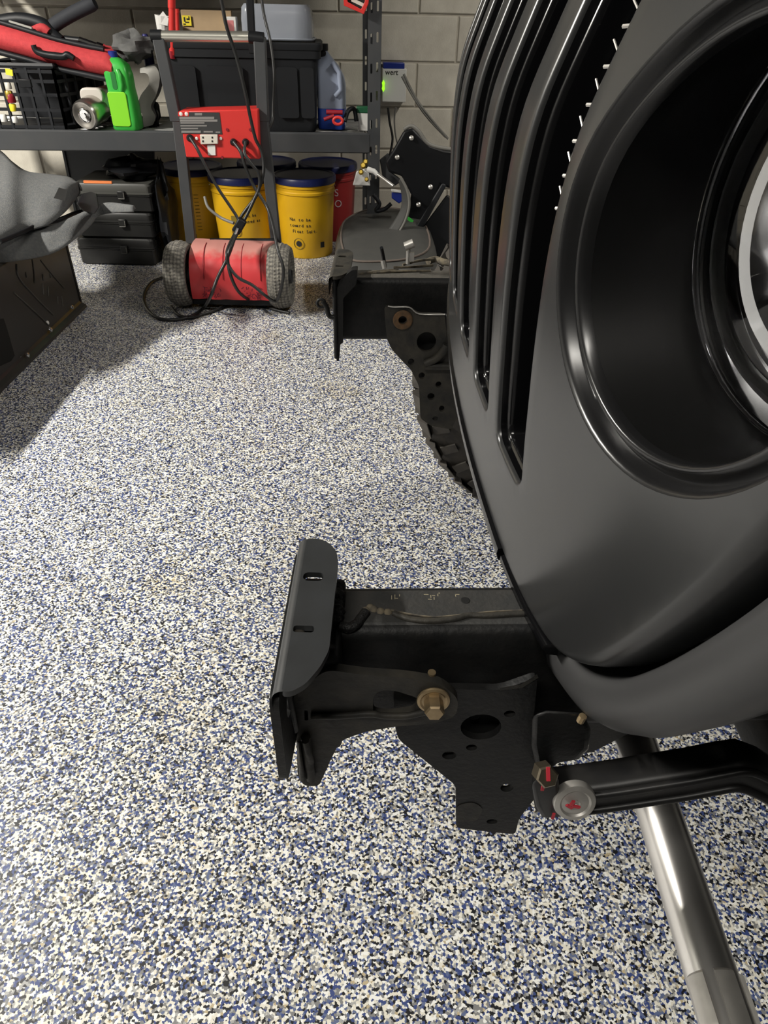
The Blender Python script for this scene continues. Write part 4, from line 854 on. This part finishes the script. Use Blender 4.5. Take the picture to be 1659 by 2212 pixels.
for k, x in enumerate((pxy(386, 600, 2.84).x, pxy(604, 600, 2.84).x)):
    c = Vector((x, 2.885, .1345)); prof = [(.085, -.030), (.100, -.044), (.115, -.044), (.126, -.028), (.1305, 0), (.126, .028), (.115, .044), (.100, .044), (.085, .030)]
    w = obj('cart_wheel', MB().lathe(prof, c, (1, 0, 0), 48), m_gtire, cart, smooth=50)
    obj('hub', MB().lathe([(.086, -.025), (.075, -.012), (.03, -.02), (.028, -.045), (.028, .045), (.03, .02), (.075, .012), (.086, .025)], c, (1, 0, 0), 28), m_shelf, w)
    n_ = MB()
    for i in range(60):
        a = 2*PI*i/60
        for j, xx in enumerate((-.024, -.008, .008, .024)):
            aa = a + (j % 2)*PI/60; rr_ = .1295 - (.0045 if j in (0, 3) else 0); rad = Vector((0, math.cos(aa), math.sin(aa))); tn = Vector((0, -math.sin(aa), math.cos(aa)))
            b0 = c + Vector((xx, 0, 0)) + rad*rr_; n_.add([b0-tn*.006, b0+Vector((.006, 0, 0)), b0+tn*.006, b0-Vector((.006, 0, 0)), b0+rad*.0032], [(0, 1, 4), (1, 2, 4), (2, 3, 4), (3, 0, 4)])
    obj('tread_knobs', n_, m_gtire, w, smooth=0, kind='stuff')
# cords of the cart: each its own thing
def cord(px, r, label, m=m_cord):
    return tag(obj('power_cord', MB().tube(smooth_path([pxy(x, y, Y) if isinstance(Y, float) else atz(x, y, Y[0]) for x, y, Y in px], 7), r, 8), m, smooth=60), label, 'cord')
F0 = (.008,)
cord([(470, -40, 2.90), (480, 10, 2.90), (490, 60, 2.90), (510, 120, 2.92), (530, 200, 2.92), (540, 250, 2.94), (552, 300, 2.945), (566, 330, 2.95), (568, 380, 2.93), (545, 440, 2.90), (520, 490, 2.86), (500, 530, 2.77), (492, 560, 2.74), (500, 600, 2.72), (520, 635, 2.74), (555, 655, F0), (590, 668, F0), (625, 676, F0)], .0065, 'black cord hanging from above past the handle to the floor')
cord([(560, -40, 3.30), (570, 30, 3.28), (584, 90, 3.25), (592, 160, 3.22), (590, 230, 3.20), (588, 262, 3.18), (576, 285, 3.12)], .006, 'black cord hanging down beside the right upright behind the handle')
cord([(411, 298, 2.955), (425, 320, 2.93), (440, 350, 2.92), (470, 405, 2.91), (500, 450, 2.90), (515, 475, 2.89), (520, 500, 2.86)], .006, 'dark cord leaving the lower left of the control box')
cord([(505, 307, 2.955), (520, 328, 2.93), (530, 360, 2.92), (545, 395, 2.92), (560, 420, 2.91), (578, 450, 2.89), (590, 490, 2.83), (600, 540, 2.76), (612, 580, 2.73), (608, 620, 2.73), (596, 650, 2.76), (575, 640, 2.72), (545, 616, 2.72), (515, 600, 2.72), (495, 575, 2.73), (490, 545, 2.75), (510, 500, 2.85), (530, 470, 2.89)], .0065, 'grey cord looping round the right wheel from the middle gland')
cord([(531, 307, 2.955), (528, 330, 2.93), (540, 350, 2.92), (560, 380, 2.92), (555, 420, 2.91), (520, 470, 2.89), (505, 520, 2.80), (490, 560, 2.74), (470, 600, 2.71), (455, 640, 2.70), (440, 665, F0), (415, 682, F0), (385, 690, F0), (345, 688, F0), (318, 668, F0), (310, 640, F0), (325, 612, F0), (350, 600, F0)], .0065, 'black cord curling onto the floor left of the cart')
cord([(442, 425, 2.97), (448, 445, 2.95), (460, 458, 2.94), (480, 472, 2.93), (505, 482, 2.90)], .006, 'short pale cord end sticking out behind the cart frame', m_hose)
cord([(370, 662, F0), (385, 680, F0), (410, 686, F0), (440, 678, F0), (470, 668, F0), (495, 655, F0)], .0065, 'black cord lying in an arc on the floor in front of the left wheel')
clp = thing('cable_clamp', 'black cable clamp where the cart cords cross', 'clamp', pxy(515, 490, 2.83)); obj('body', MB().box(pxy(517, 488, 2.84), (.035, .03, .06), Matrix.Rotation(R(35), 3, 'Y')), m_black, clp, bevel=.006); obj('lever', MB().cyl(pxy(508, 505, 2.82), pxy(514, 492, 2.82), .006, n=8), m_chrome, clp)

# ------------------------------------------------------------------ buckets under the shelf
def make_bucket(m, ml, name, label, group=None):
    b = thing(name, label, 'bucket', (0, 0, 0), 0, group)
    obj('pail', MB().lathe([(.128, .0), (.131, .004), (.146, .30), (.146, .302)], n=40), m, b, world=False, smooth=40)
    obj('collar', MB().lathe([(.147, .298), (.151, .302), (.151, .312), (.148, .316), (.148, .328), (.152, .332), (.152, .352), (.148, .356)], n=40), m, b, world=False, smooth=30)
    obj('lid', MB().lathe([(.153, .343), (.157, .346), (.157, .366), (.153, .374), (.146, .376), (.140, .370), (.02, .370)], n=40, cap0=False), ml, b, world=False, smooth=30)
    obj('bail', MB().tube([Vector((.152*math.cos(a), .152*math.sin(a), .325-.09*math.sin(a*1.0)*0)) for a in np.linspace(0, PI, 15)], .0022, 6), m_washer, b, world=False)
    return b
yb = make_bucket(m_yel, m_bluel, 'yellow_bucket', 'x')
spots = [(-.437, 3.705, 0., 'yellow bucket with blue lid right of the cart, front row'), (-.755, 3.69, .25, 'yellow bucket with blue lid seen through the cart frame'), (-1.035, 3.86, 0., 'yellow bucket with blue lid half hidden behind the left upright'), (-.672, 4.02, 0., 'yellow bucket in the back row between the two front ones')]
for i, (x, y, a, lab) in enumerate(spots):
    b = yb if i == 0 else copy_tree(yb); b.location = (x, y, 0); b.rotation_euler.z = a; b['label'] = lab; WORLD[b.name] = Matrix.Translation((x, y, 0)) @ Matrix.Rotation(a, 4, 'Z'); spots[i] = b
    b['group'] = 'yellow buckets under the shelf'
def on_bucket(cx, cy, ang, z, r=None):          # point and tangent on the pail
    rr_ = (r or (.131+.015*z/.3)) + .0008; d = Vector((math.sin(ang), -math.cos(ang), 0)); return Vector((cx, cy, z)) + d*rr_, Vector((math.cos(ang), math.sin(ang), 0))
def bucket_print(b, lines, a0, z0, size, mt=m_ink):
    cx, cy = b.location.x, b.location.y
    for k, ln in enumerate(lines):
        ang = a0
        for ch in ln:
            if ch != ' ':
                p, t = on_bucket(cx, cy, ang, z0-k*size*1.35); text('lettering', ch, mt, b, p, t, (0, 0, 1), size)
            ang += size*.58/.14
bucket_print(spots[0], ['Not to be', 'toward an', ' Float Suit.'], -.50, .185, .021)
def roundel(b, ang, z, r):
    cx, cy = b.location.x, b.location.y; p, t = on_bucket(cx, cy, ang, z); n = Vector((t.y, -t.x, 0))
    obj('emblem_ring', MB().tube([p + t*r*math.cos(q) + Vector((0, 0, r*math.sin(q))) for q in np.linspace(0, 2*PI, 25)[:-1]], .0016, 6, closed=True), mat('olive_print', (.22, .15, .01), .6), b)
    obj('emblem', MB().lathe([(r*.58, -.004), (r*.56, .0012), (r*.2, .0014)], p, n, 8), m_ink, b, smooth=0)
roundel(spots[0], -.20, .075, .026); roundel(spots[1], -.10, .13, .022); roundel(spots[1], .62, .05, .022)
p, t = on_bucket(spots[0].location.x, spots[0].location.y, .72, .065); obj('emblem', MB().box(p, (.022, .004, .026), Matrix.Rotation(.72, 3, 'Z')), m_ink, spots[0])
p, t = on_bucket(spots[1].location.x, spots[1].location.y, -.12, .19); obj('emblem', MB().box(p, (.034, .004, .032), Matrix.Rotation(-.12, 3, 'Z')), mat('olive_print', (.22, .15, .01), .6), spots[1])
for k in range(11):
    p, t = on_bucket(spots[2].location.x, spots[2].location.y, .28, .09+k*.017); obj('scale_mark', MB().box(p, (.022, .003, .0028), Matrix.Rotation(.28, 3, 'Z')), mat('olive_print', (.22, .15, .01), .6), spots[2])
p, t = on_bucket(spots[2].location.x, spots[2].location.y, .05, .055); obj('emblem', MB().box(p, (.018, .003, .026), Matrix.Rotation(.05, 3, 'Z')), m_ink, spots[2])
bucket_print(spots[1], ['to be', 'used as'], .25, .20, .020)
rb = make_bucket(m_redb, m_bluel, 'red_bucket', 'dark red bucket with blue lid and pale letters in the back row'); rb.location = (-.345, 4.02, 0); WORLD[rb.name] = Matrix.Translation((-.345, 4.02, 0))
for ch, z in (('S', .235), ('O', .180)): p, t = on_bucket(-.345, 4.02, .30, z); text('lettering', ch, m_whiteink, rb, p, t, (0, 0, 1), .05)

# ------------------------------------------------------------------ tool cases under the shelf, panel behind
def tool_case(z0, h, x0, x1, y0, label, lid, strip=False):
    c = thing('tool_case', label, 'case', ((x0+x1)/2, y0+.15, z0), 0, 'stacked black tool cases')
    def rg(s, z): return [Vector(((x0+x1)/2+a, y0+.15+b, z)) for a, b in rrect(0, 0, (x1-x0)*s, .30*s, .02, 3)]
    zm = z0 + h*.62
    obj('base', MB().rings([rg(.96, z0), rg(1., z0+.008), rg(1., zm-.008), rg(1.02, zm-.006), rg(1.02, zm-.001)]), m_case, c, smooth=30)
    obj('lid', MB().rings([rg(1.02, zm+.001), rg(1.02, zm+.006), rg(1., zm+.008), rg(1., z0+h-.010), rg(.97, z0+h-.001)]), lid, c, smooth=30)
    xl = x0 + (x1-x0)*.62; obj('latch', MB().box((xl, y0-.008, zm), (.034, .014, .036)), m_case, c, bevel=.003); obj('latch_bar', MB().tube([Vector((xl-.014, y0-.017, zm-.014)), Vector((xl+.014, y0-.017, zm-.014)), Vector((xl+.014, y0-.017, zm+.012))], .0018, 6), m_hose, c)
    for k in range(4): obj('side_rib', MB().box((x1+.001, y0+.06+k*.06, z0+h*.5), (.004, .012, h*.7)), m_case, c)
    if strip: obj('orange_strip', MB().box(((x0+x1)/2-.06, y0+.006, z0+h+.004), (.13, .010, .010)), m_orange, c)
    return c
tool_case(.001, .125, -1.52, -1.15, 3.40, 'black tool case at the bottom of the stack', m_case)
tool_case(.1265, .115, -1.50, -1.14, 3.41, 'black tool case in the middle of the stack', m_case)
tool_case(.242, .125, -1.48, -1.125, 3.42, 'grey lidded tool case on top of the stack with an orange strip', m_caseband, True)
for k, (y, z, zz) in enumerate(((3.46, .31, .06), (3.50, .13, .06))):
    pass
tb = crumple('black_bag', 285, 362, 3.55, .13, .10, .045, m_black, 'black bag slumped on top of the tool cases', 'bag', 11)
tb2 = crumple('dark_bundle', 362, 470, 3.52, .038, .09, .20, m_black, 'dark bundled sheet between the tool cases and the cart', 'sheet', 13)
pn = thing('leaning_board', 'flat dark grey panel leaning on the wall under the shelf', 'panel', (-1.35, 3.80, .3)); obj('board', MB().rings([[pxy(x, y, 3.78) for x, y in ((133, 318), (332, 318), (332, 470), (165, 470))], [pxy(x, y, 3.78) + Vector((0, .02, 0)) for x, y in ((133, 318), (332, 318), (332, 470), (165, 470))]]), m_shelf, pn, bevel=.003)
obj('edge_batten', MB().rings([[pxy(x, y, 3.77) for x, y in ((133, 322), (138, 322), (168, 470), (163, 470))], [pxy(x, y, 3.78) for x, y in ((133, 322), (138, 322), (168, 470), (163, 470))]]), m_shelf, pn)

# ------------------------------------------------------------------ dark cabinet at the left with felt liner on top
cab = thing('metal_case', 'low dark metal case standing on the floor at the left edge', 'case', (-1.6, 2.3, 0))
X0 = -1.31
obj('body', MB().box((-1.62, 2.22, .175), (.62, 1.24, .330)), m_brown, cab, bevel=.012)
obj('corner_post', MB().box((-1.318, 2.835, .17), (.022, .016, .33)), m_black, cab, bevel=.002)
obj('base_flange', MB().rings([[Vector((x, y, z)) for x, z in ((X0, .001), (X0+.022, .001), (X0+.020, .012), (X0+.004, .02), (X0, .03))] for y in (1.6, 2.835)]), m_brown, cab)
m_ridge = mat('pale_ridge', (.10, .095, .085), .4, .3)  # ridges paler than the case body
def ridge(px, r=.003, m=m_brown): return MB().tube(smooth_path([atX(x, y, X0+.001) for x, y in px], 5), r, 6)
for px in (((36, 570), (38, 592), (50, 612), (75, 640), (100, 666), (115, 680)), ((30, 632), (55, 655), (80, 678), (104, 702)), ((70, 560), (73, 585), (75, 612)), ((56, 588), (58, 600)), ((92, 612), (94, 636)), ((103, 618), (105, 640)), ((124, 640), (125, 655)), ((133, 640), (136, 662)), ((92, 592), (94, 606)), ((108, 590), (110, 600)), ((88, 562), (110, 590), (138, 622))): obj('pressed_ridge', ridge(px, .003 if len(px) > 3 else .0022), m_ridge, cab, smooth=60)
for (x, y) in ((155, 663), (109, 712), (59, 767)): obj('rivet', MB().lathe([(.010, 0), (.009, .004), (.004, .007)], atX(x, y, X0+.012), (1, 0, .2), 14), m_chrome, cab)
obj('rivet', MB().lathe([(.008, 0), (.007, .004), (.003, .006)], atX(102, 697, X0), (1, 0, .2), 12), m_white, cab)
obj('vent_opening', MB().rings([[atX(x, y, X0+d) for x, y in ((-20, 690), (8, 688), (16, 712), (32, 768), (24, 780), (-20, 800))] for d in (.0005, .0025)]), m_void, cab)
# felt liner: two moulded sheets
lin = thing('wheel_liner', 'grey felt wheel arch liner lying across the dark metal case', 'liner', (-1.4, 2.4, .36))
def sheet(up, lo, zf, m, bul=.03, th=.006):
    A_, B_ = smooth_path(up, 6), smooth_path(lo, 6); n_ = min(len(A_), len(B_)); rows = []
    for i in range(n_):
        rows.append([A_[i]*(1-t) + B_[i]*t + Vector((0, 0, bul*math.sin(PI*t))) for t in np.linspace(0, 1, 12)])
    mb = MB(); mb.grid(lambda u, v: rows[round(u*(n_-1))][round(v*11)], n_, 12); return mb
def solid(o, th): s = o.modifiers.new('thickness', 'SOLIDIFY'); s.thickness = th; s.offset = 0; return o
u1 = [atz(x, y, z) for x, y, z in ((-160, 240, .66), (-60, 290, .61), (0, 326, .58), (28, 352, .56), (60, 372, .53), (110, 378, .51), (150, 384, .50), (172, 402, .48), (176, 412, .47))]  # off-frame left end added and raised to cast a floor shadow
l1 = [atz(x, y, z) for x, y, z in ((-160, 580, .42), (-60, 552, .42), (0, 527, .42), (30, 512, .42), (60, 498, .42), (100, 486, .43), (132, 466, .44), (158, 436, .45), (172, 416, .46))]
solid(obj('upper_sheet', sheet(u1, l1, .5, m_liner, .035), m_liner, lin, smooth=60), .007)
u2 = [atz(x, y, z) for x, y, z in ((-60, 548, .40), (0, 526, .41), (60, 502, .41), (120, 485, .42), (175, 462, .43), (200, 450, .44), (240, 440, .45), (292, 452, .45))]
l2 = [atz(x, y, z) for x, y, z in ((-60, 560, .34), (0, 566, .34), (60, 560, .34), (110, 548, .35), (150, 526, .37), (190, 492, .39), (218, 464, .42), (288, 458, .445))]
solid(obj('lower_sheet', sheet(u2, l2, .4, m_liner, .015), m_liner, lin, smooth=60), .007)
obj('square_hole', MB().rings([[atz(x, y, .488+d) for x, y in ((127, 405), (146, 410), (140, 434), (116, 428))] for d in (.035, .041)]), m_void, lin)
obj('dark_tab', MB().rings([[atz(x, y, .45+d) for x, y in ((165, 440), (178, 418), (196, 414), (209, 418), (214, 448), (205, 462), (180, 456))] for d in (0, .02)]), m_black, lin, bevel=.003)
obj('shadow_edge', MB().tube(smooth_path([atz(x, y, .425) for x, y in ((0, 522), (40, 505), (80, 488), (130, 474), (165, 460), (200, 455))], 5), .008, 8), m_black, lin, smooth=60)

# ------------------------------------------------------------------ parts heap on the right: cushion, bumper, trims
cu = thing('seat_cushion', 'dark grey vinyl cushion with piped seam behind the far rail', 'cushion', (.0, 3.05, 0))
cxy = [atz(x, y, .20) for x, y in ((724, 520), (735, 492), (775, 470), (830, 460), (890, 470), (930, 500), (945, 560), (900, 590), (820, 600), (745, 595), (726, 560))]
ctr = sum(cxy, Vector())/len(cxy); lp = smooth_path(cxy, 4, True)
rr = []
for s, z in ((.80, .005), (.93, .02), (1., .07), (1.01, .14), (.985, .19), (.93, .225), (.84, .243), (.6, .252), (.25, .25)):
    rr.append([Vector((ctr.x+(p.x-ctr.x)*s, ctr.y+(p.y-ctr.y)*s, z)) for p in lp])
obj('padding', MB().rings(rr), m_seat, cu, smooth=60)
obj('piping', MB().tube([Vector((ctr.x+(p.x-ctr.x)*.86, ctr.y+(p.y-ctr.y)*.86, .2425)) for p in lp], .0045, 8, closed=True), m_seam, cu, smooth=60)
bu = thing('bumper_cover', 'black plastic bumper end cover propped against the wall', 'bumper', (.15, 3.45, .0))
def slab(px, Y0, th, m, parent, name, bev=.006): return obj(name, MB().rings([[pxy(x, y, Y0+d) for x, y in px] for d in (0, th)]), m, parent, bevel=bev)
slab([(872, 282), (892, 276), (905, 290), (930, 314), (958, 324), (1010, 330), (1010, 420), (952, 400), (925, 470), (870, 520), (880, 470), (888, 420), (868, 380), (840, 372), (832, 350), (850, 322)], 3.42, .10, m_black, bu, 'shell', .01)
slab([(955, 395), (965, 400), (885, 545), (868, 540)], 3.28, .03, m_black2, bu, 'edge_lip')
slab([(965, 420), (1000, 440), (1000, 560), (950, 556), (880, 535)], 3.30, .06, m_black, bu, 'lower_skirt', .008)
for (x, y) in ((889, 298), (858, 340), (904, 442), (930, 404)): obj('fastener', MB().lathe([(.011, 0), (.010, .005), (.004, .009)], pxy(x, y, 3.41 if y < 360 else 3.36), (0, -1, .4), 12), m_washer, bu)
obj('trim_bead', MB().tube(smooth_path([pxy(x, y, 3.40) for x, y in ((872, 280), (888, 272), (905, 284), (925, 310), (958, 320), (1000, 324))], 5), .008, 8), m_hose, bu, smooth=60)
obj('green_sticker', slab([(880, 468), (892, 472), (890, 482), (878, 476)], 3.35, .004, mat('green_sticker', (.05, .45, .06), .5), None, 'tmp', 0).data and MB().box(pxy(886, 475, 3.34), (.030, .004, .014), Matrix.Rotation(R(35), 3, 'Y')), mat('green_sticker', (.05, .45, .06), .5), bu)
bpy.data.objects.remove(bpy.data.objects['tmp'])
gt = thing('curved_trim', 'grey curved plastic trim standing in front of the bumper cover', 'trim', (.02, 3.2, 0))
inn = smooth_path([pxy(x, y, 3.22) for x, y in ((862, 392), (868, 420), (866, 450), (850, 480), (832, 505), (826, 520))], 6); out = smooth_path([pxy(x, y, 3.20) for x, y in ((866, 384), (880, 412), (884, 445), (874, 480), (856, 510), (842, 526))], 6)
solid(obj('blade', MB().grid(lambda u, v: inn[round(u*30)]*(1-v) + out[round(u*30)]*v, 31, 5), m_seat, gt, smooth=60), .006)
obj('edge_bead', MB().tube(out, .006, 8), m_hose, gt, smooth=60)
pw = thing('parts_bag', 'clear parts bag with brass fittings hanging by the shelf post', 'bag', pxy(783, 390, 3.42)); slab([(770, 370), (795, 362), (800, 402), (762, 400)], 3.42, .02, m_white, pw, 'pouch', .004)
for (x, y, r) in ((785, 358, .014), (790, 350, .012), (780, 372, .012), (792, 388, .010)): obj('brass_fitting', MB().lathe([(r, 0), (r, r), (r*.6, r*1.6), (r*.3, r*1.6)], pxy(x, y, 3.41), (0, -1, .3), 10), m_gold, pw)
pr_ = thing('paint_roller', 'white tipped metal rod sticking out of the parts heap', 'rod', pxy(820, 375, 3.3)); obj('tip', MB().tube([pxy(794, 366, 3.34), pxy(808, 370, 3.33), pxy(816, 378, 3.32)], [.012, .011, .009], 10), m_white, pr_); obj('rod', MB().cyl(pxy(815, 376, 3.32), pxy(850, 402, 3.26), .007, n=10), m_washer, pr_)
bb = thing('blue_parts_box', 'small blue and white box in the parts heap', 'box', pxy(858, 425, 3.35)); slab([(846, 415), (872, 417), (872, 432), (862, 440), (846, 428)], 3.36, .05, m_blue, bb, 'carton', .003); slab([(845, 408), (873, 412), (873, 418), (845, 414)], 3.355, .05, m_white, bb, 'top_band', .002)
tag(obj('grey_bracket', MB().rings([[pxy(x, y, Y) for x, y in ((820, 345), (838, 330), (850, 350), (846, 372), (870, 390), (852, 402), (826, 380))] for Y in (3.50, 3.53)]), m_shelf, bevel=.004), 'dark bracket between the shelf post and the bumper cover', 'bracket')
tag(obj('wiring_harness', MB().tube(smooth_path([pxy(x, y, 3.38) for x, y in ((806, 420), (820, 440), (812, 455), (830, 452), (845, 440))], 6), .009, 8), m_black2, smooth=60), 'black wiring loom drooping above the grey cushion', 'wiring')
tag(obj('dry_hose', MB().tube(smooth_path([atz(x, y, .700) for x, y in ((925, 565), (940, 560), (960, 566), (990, 572))], 6), .006, 8), m_crust, smooth=60), 'dusty tan hose lying by the far rail at the grille edge', 'hose')
